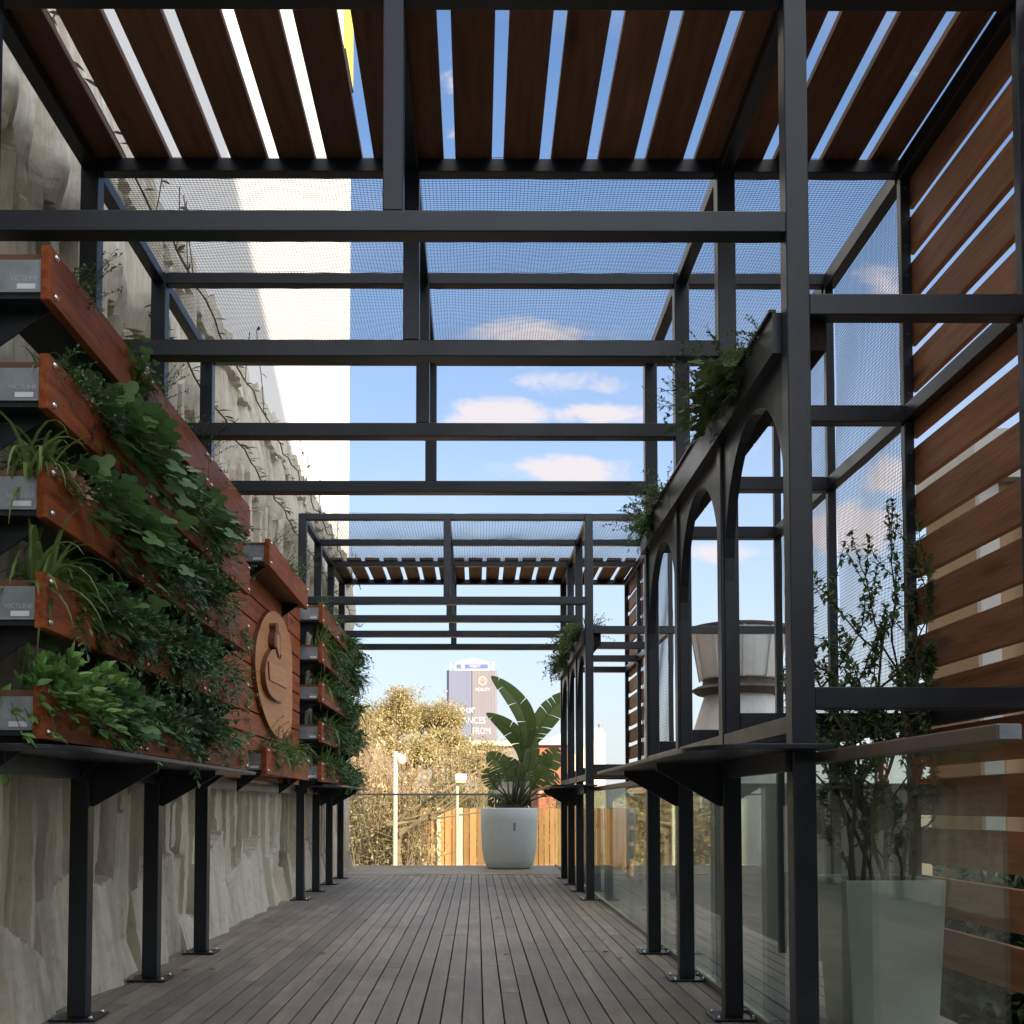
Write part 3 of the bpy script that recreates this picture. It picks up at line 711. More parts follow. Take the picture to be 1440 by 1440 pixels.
def clump(kind, seed):
    """a plant growing out of a trough at the origin and leaning out towards +x; about 0.4 m across"""
    g = random.Random(seed); mb = MB(); st = MB(); O = Vector
    if kind == 'lobed':
        for i in range(62):
            b = O((g.uniform(-.07, .05), g.uniform(-.16, .16), 0)); d = outdir(g, .8, .15); L = g.uniform(.08, .26); q = b + d * L + O((0, 0, -.35 * L * L / .25 * g.uniform(.2, 1.2)))
            st.tube([b, b + d * L * .5 + O((0, 0, .02)), q], .0016, 4, cap=False)
            lobed(mb, q, unit(d + O((.3, 0, -.6))), unit((.8, g.uniform(-.5, .5), .6)), g.uniform(.06, .125), 5, .42)
    elif kind == 'geranium':
        for i in range(150):
            b = O((g.uniform(-.06, .05), g.uniform(-.13, .13), 0)); d = outdir(g, .75, .2); L = g.uniform(.06, .20); q = b + d * L + O((0, 0, -1.1 * L * L))
            if i % 2 == 0: st.tube([b, b + d * L * .5, q], .0013, 4, cap=False)
            for s in (-.5, 0, .5, 1.1, -1.1):
                e = unit(d + O((.2, s, g.uniform(-.5, .4)))); leaf(mb, q, e, unit((.7, g.uniform(-.5, .5), .7)), g.uniform(.03, .055), .022, .25)
    elif kind == 'fern':
        for i in range(40):
            b = O((g.uniform(-.06, .04), g.uniform(-.15, .15), 0)); frond(mb, b, outdir(g, .65, .35), g.uniform(.13, .27), g.uniform(.04, .065), g.uniform(.6, 1.9), 10, g)
    elif kind == 'herb':
        for i in range(44):
            b = O((g.uniform(-.06, .05), g.uniform(-.13, .13), 0)); d = outdir(g, .45, .7); L = g.uniform(.10, .27); n = 9; q = b.copy(); path = [b]
            for k in range(n):
                d = unit(d + O((g.uniform(-.12, .2), g.uniform(-.15, .15), -.09))); q = q + d * L / n; path.append(q.copy())
                for s in range(3):
                    leaf(mb, q, unit(d * .5 + O((g.gauss(0, .7), g.gauss(0, .7), g.gauss(0, .5)))), unit((.5, g.uniform(-.4, .4), .8)), g.uniform(.014, .03), .012, .2, 2)
            st.tube(path[::2] + [path[-1]], .0012, 4, cap=False)
    elif kind == 'strap':
        for i in range(46):
            b = O((g.uniform(-.05, .05), g.uniform(-.10, .10), 0)); strap(mb, b, outdir(g, .5, .75), g.uniform(.18, .38), g.uniform(.012, .022), g.uniform(1.2, 2.8), g)
    elif kind == 'trail':
        for i in range(26):
            b = O((g.uniform(-.03, .06), g.uniform(-.13, .13), .0)); d = unit((g.uniform(.4, 1), g.gauss(0, .35), g.uniform(0, .5))); n = 15; q = b.copy(); path = [b]; L = g.uniform(.12, .28)
            for k in range(n):
                d = unit(d + O((-.04, g.uniform(-.2, .2), -.16))); q = q + d * L / n; path.append(q.copy())
                for s in range(2): leaf(mb, q, unit(d * .4 + O((g.uniform(-.2, .9), g.gauss(0, .8), g.gauss(0, .5)))), unit((.8, 0, .6)), g.uniform(.02, .042), .018, .2, 2)
            st.tube(path[::3] + [path[-1]], .0012, 4, cap=False)
    elif kind == 'twig':
        for i in range(16):
            b = O((g.uniform(-.05, .05), g.uniform(-.08, .08), 0)); d = unit((g.uniform(.0, .5), g.gauss(0, .3), 1)); n = 12; q = b.copy(); path = [b]; L = g.uniform(.2, .42)
            for k in range(n):
                d = unit(d + O((g.uniform(-.08, .16), g.uniform(-.14, .14), -.03))); q = q + d * L / n; path.append(q.copy())
                if k > 2:
                    for s in range(2): leaf(mb, q, unit(O((g.gauss(0, .8), g.gauss(0, .8), g.gauss(.2, .5)))), unit((.5, 0, .8)), g.uniform(.014, .026), .010, .2, 2)
            st.tube(path, .0011, 4, cap=False)
    return mb, st
KMAT = {'lobed': GREEN, 'geranium': BRIGHT, 'fern': FERN, 'herb': GREEN, 'strap': STRAP, 'trail': GREEN, 'twig': OLIVE}
STEMM = mat('green_stem', (.09, .11, .045), .6, vary=.4)
_pm = {}
def plant_mesh(kind, variant, m):
    key = (kind, variant, m.name)
    if key not in _pm:
        mb, st = clump(kind, 100 * variant + sum(map(ord, kind)))
        me = bpy.data.meshes.new('leaves'); me.from_pydata(mb.v, [], mb.f); me.update(); me.materials.append(m)
        ms = None
        if st.v:
            ms = bpy.data.meshes.new('stems'); ms.from_pydata(st.v, [], st.f); ms.update(); ms.materials.append(STEMM)
        _pm[key] = (me, ms)
    return _pm[key]
def plant(name, kind, variant, loc, scale, label, cat='plant', m=None, rz=0, group='plants in the left planter boxes', sc3=None):
    m = m or KMAT[kind]
    me, ms = plant_mesh(kind, variant, m)
    t = thing(name, label, cat, loc, group); t.scale = sc3 or (scale, scale, scale); t.rotation_euler = (0, 0, rz)
    o = bpy.data.objects.new('leaves', me); COL.objects.link(o); o.parent = t
    if ms: o = bpy.data.objects.new('stems', ms); COL.objects.link(o); o.parent = t
    return t

def yat(px, py, X=-1.5): return atX(px, py, X).y
NAMES = {'lobed': ('broad_leaved_plant', 'broad lobed plant'), 'geranium': ('geranium', 'bright geranium bush'), 'fern': ('fern', 'feathery fern'),
         'herb': ('herb', 'small-leaved herb'), 'strap': ('spider_plant', 'striped spider plant'), 'trail': ('trailing_plant', 'trailing plant'), 'twig': ('twiggy_herb', 'thin twiggy herb')}
used = {}
def wall_plant(kind, px, py, row, s, m=None, extra=None, dx=0.):
    Y = yat(px, py); z = rowz[row] + .135
    if px > 290: s *= .85; dx -= .05
    if px > 318: s *= .82
    name, desc = NAMES[kind]
    if extra: desc = extra
    reach = 'near' if Y < 4.7 else ('middle' if Y < 6.0 else 'far')
    base = '%s, %s, %s third of near planter wall' % (desc, rown[row], reach)
    used[base] = used.get(base, 0) + 1
    lab = base if used[base] == 1 else ['', '', 'second ', 'third ', 'fourth ', 'fifth ', 'sixth ', 'seventh ', 'eighth '][used[base]] + base
    v = (hash((round(px), round(py))) % 3) if False else int(px + py) % 3
    return plant(name, kind, v, (XB - .085 + dx, Y, z), s * 1.04, lab, m=m)
# (kind, image column, image row, planter row 0 bottom .. 4 top, size)
for a in [
    # bottom row
    ('geranium', 78, 965, 0, 1.25), ('fern', 120, 985, 0, .95), ('lobed', 150, 985, 0, .95), ('fern', 178, 985, 0, .95), ('trail', 165, 990, 0, .85), ('herb', 205, 985, 0, 1.05), ('fern', 232, 1000, 0, 1.0),
    ('fern', 262, 1010, 0, 1.2), ('herb', 285, 1010, 0, 1.2), ('fern', 304, 1020, 0, 1.25), ('lobed', 322, 1030, 0, 1.1), ('trail', 335, 1040, 0, 1.2), ('fern', 345, 1045, 0, 1.0),
    # second row
    ('strap', 75, 810, 1, 1.05), ('fern', 118, 830, 1, .95), ('lobed', 140, 840, 1, .95), ('fern', 165, 845, 1, 1.05), ('trail', 180, 850, 1, .85), ('herb', 205, 870, 1, 1.0), ('fern', 228, 885, 1, 1.1), ('trail', 240, 890, 1, 1.1),
    ('fern', 262, 910, 1, 1.2), ('herb', 282, 920, 1, 1.15), ('trail', 296, 930, 1, 1.2), ('fern', 315, 945, 1, 1.2), ('herb', 330, 955, 1, 1.2), ('trail', 343, 965, 1, 1.1),
    # middle row
    ('strap', 66, 655, 2, 1.05), ('herb', 105, 690, 2, .8), ('lobed', 140, 710, 2, 1.1), ('lobed', 165, 725, 2, 1.15), ('fern', 190, 745, 2, 1.05), ('lobed', 207, 760, 2, .95), ('trail', 222, 770, 2, 1.0), ('fern', 248, 795, 2, 1.1),
    ('fern', 268, 815, 2, 1.1), ('herb', 285, 830, 2, 1.1), ('trail', 303, 845, 2, 1.1), ('herb', 322, 860, 2, 1.15), ('trail', 338, 875, 2, 1.3),
    # second from top
    ('herb', 92, 530, 3, .75), ('strap', 80, 515, 3, .55), ('herb', 118, 560, 3, .8), ('lobed', 150, 590, 3, 1.0), ('lobed', 172, 612, 3, 1.15), ('lobed', 196, 630, 3, 1.1), ('fern', 212, 650, 3, 1.0), ('herb', 230, 670, 3, .95),
    ('fern', 250, 690, 3, 1.0), ('lobed', 272, 710, 3, 1.05), ('fern', 290, 730, 3, 1.15), ('herb', 308, 745, 3, 1.3), ('fern', 328, 765, 3, 1.1), ('herb', 343, 780, 3, 1.0),
    # top row
    ('herb', 108, 400, 4, .62), ('twig', 118, 410, 4, .75), ('lobed', 178, 500, 4, .62), ('trail', 190, 520, 4, .75), ('herb', 205, 530, 4, .6), ('twig', 226, 560, 4, .7), ('herb', 250, 590, 4, .55), ('twig', 285, 640, 4, .8), ('herb', 310, 670, 4, .8), ('herb', 330, 700, 4, .9),
    ('geranium', 150, 985, 0, .9, FERN, 'cut-leaf green bush'), ('geranium', 215, 995, 0, 1.0, FERN, 'cut-leaf green bush'), ('geranium', 272, 1010, 0, 1.0, FERN, 'cut-leaf green bush'), 
    ('geranium', 150, 850, 1, .95, FERN, 'cut-leaf green bush'), ('geranium', 192, 865, 1, .95, FERN, 'cut-leaf green bush'), ('geranium', 250, 900, 1, 1.05, FERN, 'cut-leaf green bush'),  ('strap', 222, 880, 1, .8),
    ('geranium', 178, 735, 2, .9, FERN, 'cut-leaf green bush'), ('geranium', 235, 780, 2, 1.0, FERN, 'cut-leaf green bush'), ('geranium', 276, 820, 2, 1.05, FERN, 'cut-leaf green bush'),  ('strap', 258, 800, 2, .8),
    ('geranium', 240, 680, 3, .9, FERN, 'cut-leaf green bush'), ('geranium', 300, 735, 3, 1.1, FERN, 'cut-leaf green bush'),  ('geranium', 135, 575, 3, .7, FERN, 'cut-leaf green bush'),
]: wall_plant(*a)
wall_plant('fern', 132, 585, 3, .62, PURPLE, 'purple heather sprig')
plant('dead_leaf_sprig', 'lobed', 1, (XB + .0, yat(82, 655), rowz[2] + .14), .33, 'withered tan leaf sprig hanging over the near end of the middle row', m=DRYLEAF)
# sign planters
for k, (kind, yy, z, s, lab) in enumerate([
    ('twig', 8.1, 2.625, .8, 'thin twiggy herb at the near end above the round sign'), ('herb', 8.7, 2.625, .8, 'small-leaved herb in the middle above the round sign'), ('twig', 9.2, 2.625, .9, 'thin twiggy herb at the far end above the round sign'),
    ('twig', 7.78, 1.148, .85, 'tall twiggy shrub in front of the round sign, near end of its lower planter'), ('fern', 8.05, 1.148, .95, 'feathery fern below the round sign'), ('strap', 8.5, 1.148, 1.0, 'spider plant in the lower sign planter, nearer one'),
    ('strap', 8.9, 1.148, .95, 'spider plant in the lower sign planter, middle one'), ('strap', 9.3, 1.148, 1.0, 'spider plant in the lower sign planter, far one'), ('geranium', 8.7, 1.148, .7, 'bright green geranium in the lower sign planter')]):
    plant(NAMES[kind][0], kind, k % 3, (XB - .08, yy, z + .135), s, lab)
# far planter wall
g = random.Random(8); ordn = ['nearest', 'second', 'third', 'fourth', 'fifth', 'sixth', 'seventh', 'farthest']
for r in range(5):
    for c in range(8):
        kind = g.choice(['fern', 'fern', 'herb', 'trail', 'geranium', 'strap']) if c else g.choice(['fern', 'strap'])
        if r == 4 and c < 3: kind = 'herb'
        m = FERN if kind == 'geranium' else None
        plant(NAMES[kind][0], kind, g.randrange(3), (XB - .075, 10.75 + .42 * c + g.uniform(-.06, .06), rowz[r] + .135), g.uniform(.95, 1.3) * (.6 if r == 4 and c < 4 else 1), '%s plant along the %s of the far planter wall' % (ordn[c], rown[r]), m=m)
# plants in the steel troughs over the arches
def trough_plant(kind, px, py, s, lab, m=None, sc3=None, rz=R(180), z=2.66):
    p = atX(px, py, 1.10)
    return plant(NAMES[kind][0], kind, int(px) % 3, (1.10, p.y, z), s, lab, m=m, rz=rz, group='plants in the arch troughs', sc3=sc3)
trough_plant('lobed', 1046, 500, .8, 'large lobed pale green plant in the near arch trough', OLIVE)
trough_plant('twig', 1000, 560, 1.0, 'tall upright twiggy sprig over the second arch trough', OLIVE)
trough_plant('herb', 1030, 525, 1.15, 'bushy small-leaved tuft over the near arch trough', OLIVE)
trough_plant('lobed', 1018, 545, .8, 'lobed plant hanging from the joint of the first two arch troughs', OLIVE)
trough_plant('twig', 1030, 520, .95, 'thin upright sprig above the near arch trough', OLIVE)
trough_plant('herb', 1076, 470, .62, 'small herb tuft at the near tip of the arch troughs')
trough_plant('herb', 938, 700, 1.05, 'bushy small-leaved plant in the far arch trough', OLIVE)
trough_plant('trail', 925, 715, .9, 'trailing plant at the far end of the arch troughs')
trough_plant('herb', 915, 725, 1.05, 'dark herb at the last arch trough, below the sky', OLIVE)
for k, (kind, yy, s) in enumerate([('herb', 11.15, .9), ('lobed', 11.5, 1.0), ('trail', 12.1, 1.2), ('herb', 12.5, 1.5), ('fern', 13.0, 1.2), ('trail', 13.5, 1.2), ('herb', 13.8, 1.2)]):
    plant(NAMES[kind][0], kind, k % 3, (1.10, yy, 2.66), s, '%s plant in the trough over the far arches' % ordn[k], m=OLIVE, rz=R(180), group='plants in the far arch troughs')
plant('herb', 'herb', 1, (1.16, 11.2, 2.66), 1.0, 'light sprig leaning out to the right of the far arch trough', m=OLIVE, rz=0, group='plants in the far arch troughs')

# ---- creepers on the concrete wall
def creeper(label, z, y0, y1, up, seed):
    g = random.Random(seed); mb = MB(); lv = MB(); y = y0; path = []
    while y < y1:
        path.append((-1.80 + g.uniform(-.02, .02), y, z + g.uniform(-.025, .025))); y += .22
    mb.tube(path, .006, 5)
    for p in path:
        p = Vector(p)
        if up and g.random() < .22:
            q = p.copy(); s = [q.copy()]; dy = g.choice([-.4, .4, .1])
            while q.z < 4.68: q = q + Vector((g.uniform(-.01, .004), dy * .16 + g.uniform(-.04, .04), .15)); s.append(q.copy())
            mb.tube(s, .004, 4)
            for e in s[::2]:
                for _ in range(2): leaf(lv, e, (g.uniform(.1, .8), g.gauss(0, .7), g.gauss(-.2, .5)), (1, 0, .3), g.uniform(.03, .07), .03)
        for _ in range(3 if not up else 1):
            leaf(lv, p + Vector((0, g.uniform(-.1, .1), 0)), (g.uniform(.3, .9), g.uniform(.2, .9), g.uniform(-.1, .5)), (.3, 0, 1), g.uniform(.05, .12), .035)
    t = thing('creeper', label, 'climbing plant', path[0], 'creepers on the concrete wall')
    obj('stems', mb, BARK, t); obj('leaves', lv, leafmat('brown_vine_leaf', (.07, .055, .03), (.16, .12, .06), None, .6, .2), t)
creeper('thin creeper running along the chipped joint of the concrete wall', 3.66, 6.0, 16.9, False, 4)
creeper('bare creeper strung along the top of the concrete wall', 4.25, 3.0, 16.9, True, 5)

# fallen leaves along the wall foot and on the boards
g = random.Random(44); lm = MB(); leaf(lm, Vector((0, 0, .004)), (0, 1, .12), (0, 0, 1), .055, .03, .5)
fl = None
for k in range(26):
    x = g.choice([g.uniform(-1.75, -1.3), g.uniform(-1.75, -1.5), g.uniform(.6, 1.05), g.uniform(-1.2, .8)]); y = g.uniform(4.3, 11)
    if fl is None:
        fl = obj('fallen_leaf', lm, DRYLEAF); tag(fl, 'small dry brown leaf fallen on the deck boards', 'leaf', 'fallen leaves on the deck'); o = fl
    else:
        o = fl.copy(); COL.objects.link(o)
    o.location = (x, y, .003); o.rotation_euler = (g.uniform(-.2, .2), g.uniform(-.2, .2), g.uniform(0, 6.28)); sx = g.uniform(.6, 1.2); o.scale = (sx, sx, sx)

# ================================================================ POTTED PLANTS
t = thing('plant_pot', 'large pale blue-grey round pot at the far end of the deck', 'pot', (.484, 16.41, .004))
prof = [(.30, 0), (.335, .02), (.375, .12), (.402, .28), (.415, .5), (.418, .7), (.42, .875), (.412, .885), (.395, .885), (.388, .87), (.385, .80)]
mb = MB(); mb.lathe(prof, (.484, 16.41, .006), 48, cap=False); mb.f.append(tuple(range(48))[::-1]); obj('body', mb, POTM, t, smooth=True)
mb = MB(); mb.lathe([(.0, .80), (.386, .80)], (.484, 16.41, .006), 48, cap=False); obj('soil', mb, SOIL, t)
mb = MB(); mb.box(.535, .565, 15.99, 15.996, .56, .68); obj('plate', mb, GALV, t)

def paddle(mb, st, base, bend, tip, width, facing, g, tears=.35):
    """big banana-like leaf: stalk from base to bend, torn blade from bend to tip"""
    base, bend, tip = Vector(base), Vector(bend), Vector(tip)
    st.tube([base, base * .5 + bend * .5 + Vector((0, 0, .02)), bend], [.022, .016, .012], 6)
    n = 26; d0 = (bend - base).normalized(); L = (tip - bend).length; pts = []
    c = bend + d0 * L * .5
    for i in range(n + 1):
        u = i / n; pts.append(bend * (1 - u) ** 2 + c * 2 * u * (1 - u) + tip * u * u)
    st.tube(pts[:-3], [.011 * (1 - .8 * i / n) for i in range(len(pts) - 3)], 5)
    f = Vector(facing)
    for s in (-1, 1):
        gap = [0] * (n + 1)
        i = 0; b = None; start = None
        while i < n:
            ln = g.choice([2, 3, 5, 7]) if g.random() < tears else g.choice([6, 9])
            j = min(n, i + ln); dr = g.uniform(-.3, .3)
            rows_ = []
            for k in range(i, j + 1):
                u = k / n; T = (pts[min(k + 1, n)] - pts[max(k - 1, 0)]).normalized(); sd = T.cross(f).normalized() * s; nn = sd.cross(T) * s
                ww = width / 2 * (math.sin(math.pi * min(1, (u * .96 + .035))) ** .62)
                trim = .007 if (k == i and i > 0) else (-.007 if (k == j and j < n) else 0)
                row = []
                for q in (0, .5, 1):
                    row.append(pts[k] + sd * ww * q + T * (trim * q + ww * .34 * q) + nn * (.10 * ww * math.sin(q * 2.6) + dr * ww * q * q * .5) + Vector((0, 0, -.10 * ww * q * q)))
                rows_.append(row)
            b = len(mb.v)
            for row in rows_: mb.v += [tuple(p) for p in row]
            for k in range(len(rows_) - 1):
                for q in range(2):
                    a = b + 3 * k + q; mb.f.append((a, a + 1, a + 4, a + 3))
            i = j
PX = lambda x, y, dy=0.: tuple(at(x, y, 16.41 + dy))
t = thing('paddle_palm', 'strelitzia with big torn paddle leaves growing in the round pale pot', 'plant', (.484, 16.41, .8))
g = random.Random(21); st = MB()
for (b, m_, tp, wd, f, tr) in [
    ((724, 1128), (741, 1052), (691, 951), .31, (.25, -1, .1), .45), ((720, 1128), (733, 1072), (684, 1003), .27, (-.2, -1, .35), .5),
    ((732, 1128), (750, 1048), (803, 974), .38, (-.1, -1, .25), .95), ((730, 1128), (742, 1085), (737, 1020), .30, (.3, -1, .1), .3),
    ((716, 1130), (714, 1100), (684, 1060), .33, (-.1, -1, .5), 1.), ((738, 1130), (757, 1095), (785, 1052), .36, (.1, -1, .4), 1.),
    ((722, 1132), (700, 1110), (686, 1080), .26, (0, -1, .6), 1.), ((735, 1132), (765, 1105), (786, 1092), .28, (0, -1, .6), .9),
    ((728, 1130), (735, 1100), (748, 1062), .34, (.1, -1, .3), .6), ((720, 1130), (722, 1100), (712, 1066), .30, (-.2, -1, .3), .7), ((730, 1130), (746, 1110), (768, 1078), .30, (-.3, -1, .3), .6),
    ((715, 1132), (698, 1120), (684, 1116), .16, (0, -.7, 1), 1.), ((738, 1132), (762, 1120), (783, 1108), .20, (0, -.7, 1), 1.), ((722, 1130), (728, 1108), (722, 1080), .26, (.4, -1, .2), .6),
    ((726, 1130), (756, 1090), (770, 1060), .26, (-.6, -1, .2), .8), ((718, 1131), (704, 1104), (700, 1086), .22, (.5, -1, .3), .9)]:
    dy = g.uniform(-.16, .16); lv = MB()
    paddle(lv, st, PX(*b, dy * .2), PX(*m_, dy), PX(*tp, dy * 1.6), wd, f, g, tr)
    obj('paddle_leaf', lv, PALM, t, smooth=True)
obj('stalks', st, STEMM, t, smooth=True)

# white tapered planter and shrub beyond the glass
t = thing('tall_planter', 'tall pale square planter standing behind the glass at the right', 'planter', (1.70, 4.72, .004))
mb = MB(); a = .205; b = .175; x0, y0 = 1.705, 4.70
ring = []
for (r, z) in ((b, .004), (a, .60), (a, .625), (a - .02, .625), (a - .025, .56)):
    ring.append(len(mb.v)); mb.v += [(x0 - r, y0 - r, z), (x0 + r, y0 - r, z), (x0 + r, y0 + r, z), (x0 - r, y0 + r, z)]
for q in range(4):
    for k in range(4): k2 = (k + 1) % 4; mb.f.append((ring[q] + k, ring[q] + k2, ring[q + 1] + k2, ring[q + 1] + k))
mb.f.append((ring[0] + 3, ring[0] + 2, ring[0] + 1, ring[0])); obj('body', mb, BOXM, t, bevel=.006)
mb = MB(); mb.box(x0 - .178, x0 + .178, y0 - .178, y0 + .178, .5, .565); obj('soil', mb, SOIL, t)
t = thing('potted_tree', 'slender leafy shrub growing from the tall square planter beside the net', 'tree', (1.70, 4.70, .56))
g = random.Random(5); st = MB(); lv = MB()
def grow(p, d, L, r, depth):
    n = 8; path = [p.copy()]; q = p.copy()
    for k in range(n):
        d = unit(d + Vector((g.gauss(0, .12), g.gauss(0, .12), .05))); q = q + d * L / n; q.x = min(1.90, max(1.40, q.x)); q.y = min(5.5, max(4.58, q.y)); path.append(q.copy())
        if depth > 0 and (k > 1 or depth == 2) and g.random() < .8: grow(q, unit(d + Vector((g.gauss(0, .7), g.gauss(0, .7), g.uniform(-.1, .3)))), L * g.uniform(.3, .5), r * .5, depth - 1)
        if depth < 2:
            for _ in range(4 if depth == 0 else 2): leaf(lv, q, unit((g.gauss(0, .7), g.gauss(0, .7), g.gauss(.1, .6))), unit((g.uniform(-.3, .3), -.4, 1)), g.uniform(.022, .042), .015)
    st.tube(path, [r * (1 - .6 * i / n) for i in range(n + 1)], 5)
for (dx, L) in ((-.06, 1.08), (.05, 1.18), (.0, .9), (-.1, .8), (.1, .75), (-.12, .95), (.13, 1.1), (.02, .65)): grow(Vector((1.70 + dx, 4.7 + g.uniform(-.06, .06), .55)), Vector((dx * 1.0, g.uniform(-.1, .1), 1)), L, .011, 2)
obj('branches', st, BARK, t); obj('foliage', lv, OLIVE, t)

# ================================================================ ROOFTOP VENT (right, beyond the arches)
VY = 14.0; c = at(1039, 960, VY); sc = VY / 1553
def zz(py): return at(1039, py, VY).z
t = thing('roof_vent', 'weathered white conical exhaust cowl on a flared base beyond the arches', 'vent', (c.x, c.y, zz(1100)))
mb = MB(); r = 90 * sc
mb.lathe([(52 * sc, zz(957)), (54 * sc, zz(955)), (65.5 * sc, zz(886)), (66 * sc, zz(884)), (63 * sc, zz(884)), (50 * sc, zz(945))], (c.x, c.y, 0), 40, cap=False); cowl = obj('cowl', mb, VENT, t)
mb = MB(); mb.lathe([(66.3 * sc, zz(888)), (67.3 * sc, zz(887)), (67.3 * sc, zz(883)), (65 * sc, zz(882.5))], (c.x, c.y, 0), 40, cap=False); obj('rim_band', mb, RUST, cowl)
mb = MB(); mb.lathe([(30 * sc, zz(962)), (58 * sc, zz(966)), (67 * sc, zz(971)), (58 * sc, zz(977)), (46 * sc, zz(979))], (c.x, c.y, 0), 40); obj('flange', mb, RUST, t)
mb = MB(); mb.lathe([(50 * sc, zz(955)), (51 * sc, zz(966))], (c.x, c.y, 0), 40); obj('neck', mb, RUST, t)
mb = MB(); mb.lathe([(96 * sc, zz(1105)), (68 * sc, zz(1040)), (48 * sc, zz(978))], (c.x, c.y, 0), 40); obj('cone', mb, VENT, t)
for k in range(10):
    an = 2 * math.pi * k / 10 + .2; u = Vector((math.cos(an), math.sin(an), 0)); s = Vector((-u.y, u.x, 0)); mb = MB()
    p0 = Vector((c.x, c.y, zz(957))) + u * 54.5 * sc; p1 = Vector((c.x, c.y, zz(888))) + u * 66 * sc
    mb.prism([p0 - s * .012, p0 + s * .012, p1 + s * .012, p1 - s * .012], u * .02); obj('seam', mb, VENT, cowl)
mb = MB(); mb.box(2.3, 4.9, 12.5, 16.2, -3.2, zz(1105)); tag(obj('roof_annex', mb, mat('grey_roof_membrane', (.30, .29, .27), .9, vary=.2), loc=(4.5, 14, -3.2)), 'low grey flat roof carrying the conical exhaust cowl', 'roof')

# ================================================================ BACKGROUND
# timber fence
FY = 28.0; zt = at(640, 1137, FY).z
t = thing('timber_fence', 'orange vertical board fence in sunlight beyond the end of the deck', 'fence', (0, FY, -3.2))
FENCE = mat('sunlit_fence_timber', (.50, .27, .11), .8, hue=(.36, .17, .065), scale=2, stretch=(3, 3, .4), island=.34)
x = -4.2; g = random.Random(2)
mb = MB()
while x < 9:
    wd = g.choice([.14, .16, .19]); mb.box(x, x + wd - .022, FY + g.uniform(-.012, .012), FY + .03, -3.2, zt + g.uniform(-.012, .012)); x += wd
obj('board_panel', mb, FENCE, t)
mb = MB()
for zz_ in (-2.6, -1., .35): mb.box(-4.2, 9, FY + .032, FY + .08, zz_, zz_ + .1)
obj('rails', mb, FENCE, t)
CREAM = mat('cream_paint', (.80, .74, .56), .6, vary=.08)
for px in (617, 648):
    p = at(px, 1180, FY - .1); m_ = MB(); m_.box(p.x - .045, p.x + .045, FY - .12, FY - .03, -3.2, zt + .02); obj('fence_post', m_, CREAM, t)
# street lamps
def lamp(px, top, Y, box, lab):
    p = at(px, top, Y); t = thing('street_lamp', lab, 'street lamp', (p.x, Y, -3.2), 'street lamps beyond the deck')
    r = (.05 if not box else .03)
    m_ = MB(); m_.tube([(p.x, Y, -3.2), (p.x, Y, p.z)], [r * 1.1, r * .9], 12); obj('pole', m_, CREAM, t)
    if box:
        m_ = MB(); m_.box(p.x - .05, p.x + .20, Y - .2, Y + .08, p.z, p.z + .14); m_.box(p.x - .035, p.x + .18, Y - .18, Y + .06, p.z - .05, p.z); obj('lamp_head', m_, CREAM, t, bevel=.03)
    else:
        q = at(px + 8, top + 11, Y); m_ = MB(); m_.lathe([(.0, -.11), (.07, -.09), (.105, -.03), (.105, .04), (.07, .10), (0, .11)], (q.x, Y, q.z), 14, cap=False); obj('lamp_head', m_, CREAM, t, smooth=True)
        m_ = MB(); m_.tube([(p.x, Y, q.z + .1), (q.x, Y, q.z + .12)], .02, 6); obj('arm', m_, CREAM, t)
lamp(556, 1057, 23, False, 'cream lamp pole with round side lamp left of the pot')
lamp(643, 1098, 23, True, 'slim lamp post with square white head left of the pot')
# low grey hall behind
HY = 70
p0 = at(430, 1049, HY); p1 = at(800, 1120, HY)
t = thing('low_building', 'long low grey building with cream roof edge below the glass tower', 'building', ((p0.x + p1.x) / 2, HY + 6, -3.2))
mb = MB(); mb.box(p0.x, p1.x, HY, HY + 12, -3.2, p0.z); obj('wall', mb, mat('grey_cladding', (.235, .215, .20), .8, vary=.12, scale=.4), t)
mb = MB(); mb.box(p0.x - .2, p1.x + .2, HY - .25, HY + 12.2, p0.z, p0.z + .32); obj('roof', mb, CREAM, t)
q = at(600, 1118, HY); mb = MB(); mb.box(p0.x, p1.x, HY - 1.4, HY - .01, q.z, q.z + .45); obj('canopy', mb, mat('grey_canopy', (.33, .30, .27), .7), t)
mb = MB(); mb.box(p0.x, p1.x, HY - .03, HY - .005, -3.0, q.z - .1); obj('dark_bay', mb, BWIN, t)
# glass tower with lettering
TY = 420.0
def tw(x, y): return at(x, y, TY)
t = thing('office_tower', 'tall glass office tower with pyramid top and white lettering', 'building', (tw(664, 942).x, TY + 9, -3.2))
GL1 = mat('blue_grey_curtain_wall', (.19, .20, .27), .5, hue=(.13, .16, .27), scale=.06, stretch=(2.5, 1, .15))
GL2 = mat('warm_grey_curtain_wall', (.24, .21, .215), .5, hue=(.19, .18, .21), scale=.06, stretch=(2.5, 1, .15))
xa, xm, xb, ztop = tw(628, 0).x, tw(663.5, 0).x, tw(701, 0).x, tw(660, 942.5).z
xa, xb, xm = tw(628, 1000).x, tw(699.5, 1000).x, tw(663.5, 1000).x
mb = MB(); mb.prism([(xa, TY + 1.2, -3.2), (xa + .9, TY, -3.2), (xm - .15, TY, -3.2), (xm - .15, TY + 18, -3.2), (xa, TY + 18, -3.2)], (0, 0, ztop + 3.2)); obj('glass_wing', mb, GL1, t)
mb = MB(); mb.prism([(xm + .15, TY, -3.2), (xb - 1, TY, -3.2), (xb, TY + 1.2, -3.2), (xb, TY + 18, -3.2), (xm + .15, TY + 18, -3.2)], (0, 0, ztop + 3.2)); obj('glass_wing', mb, GL2, t)
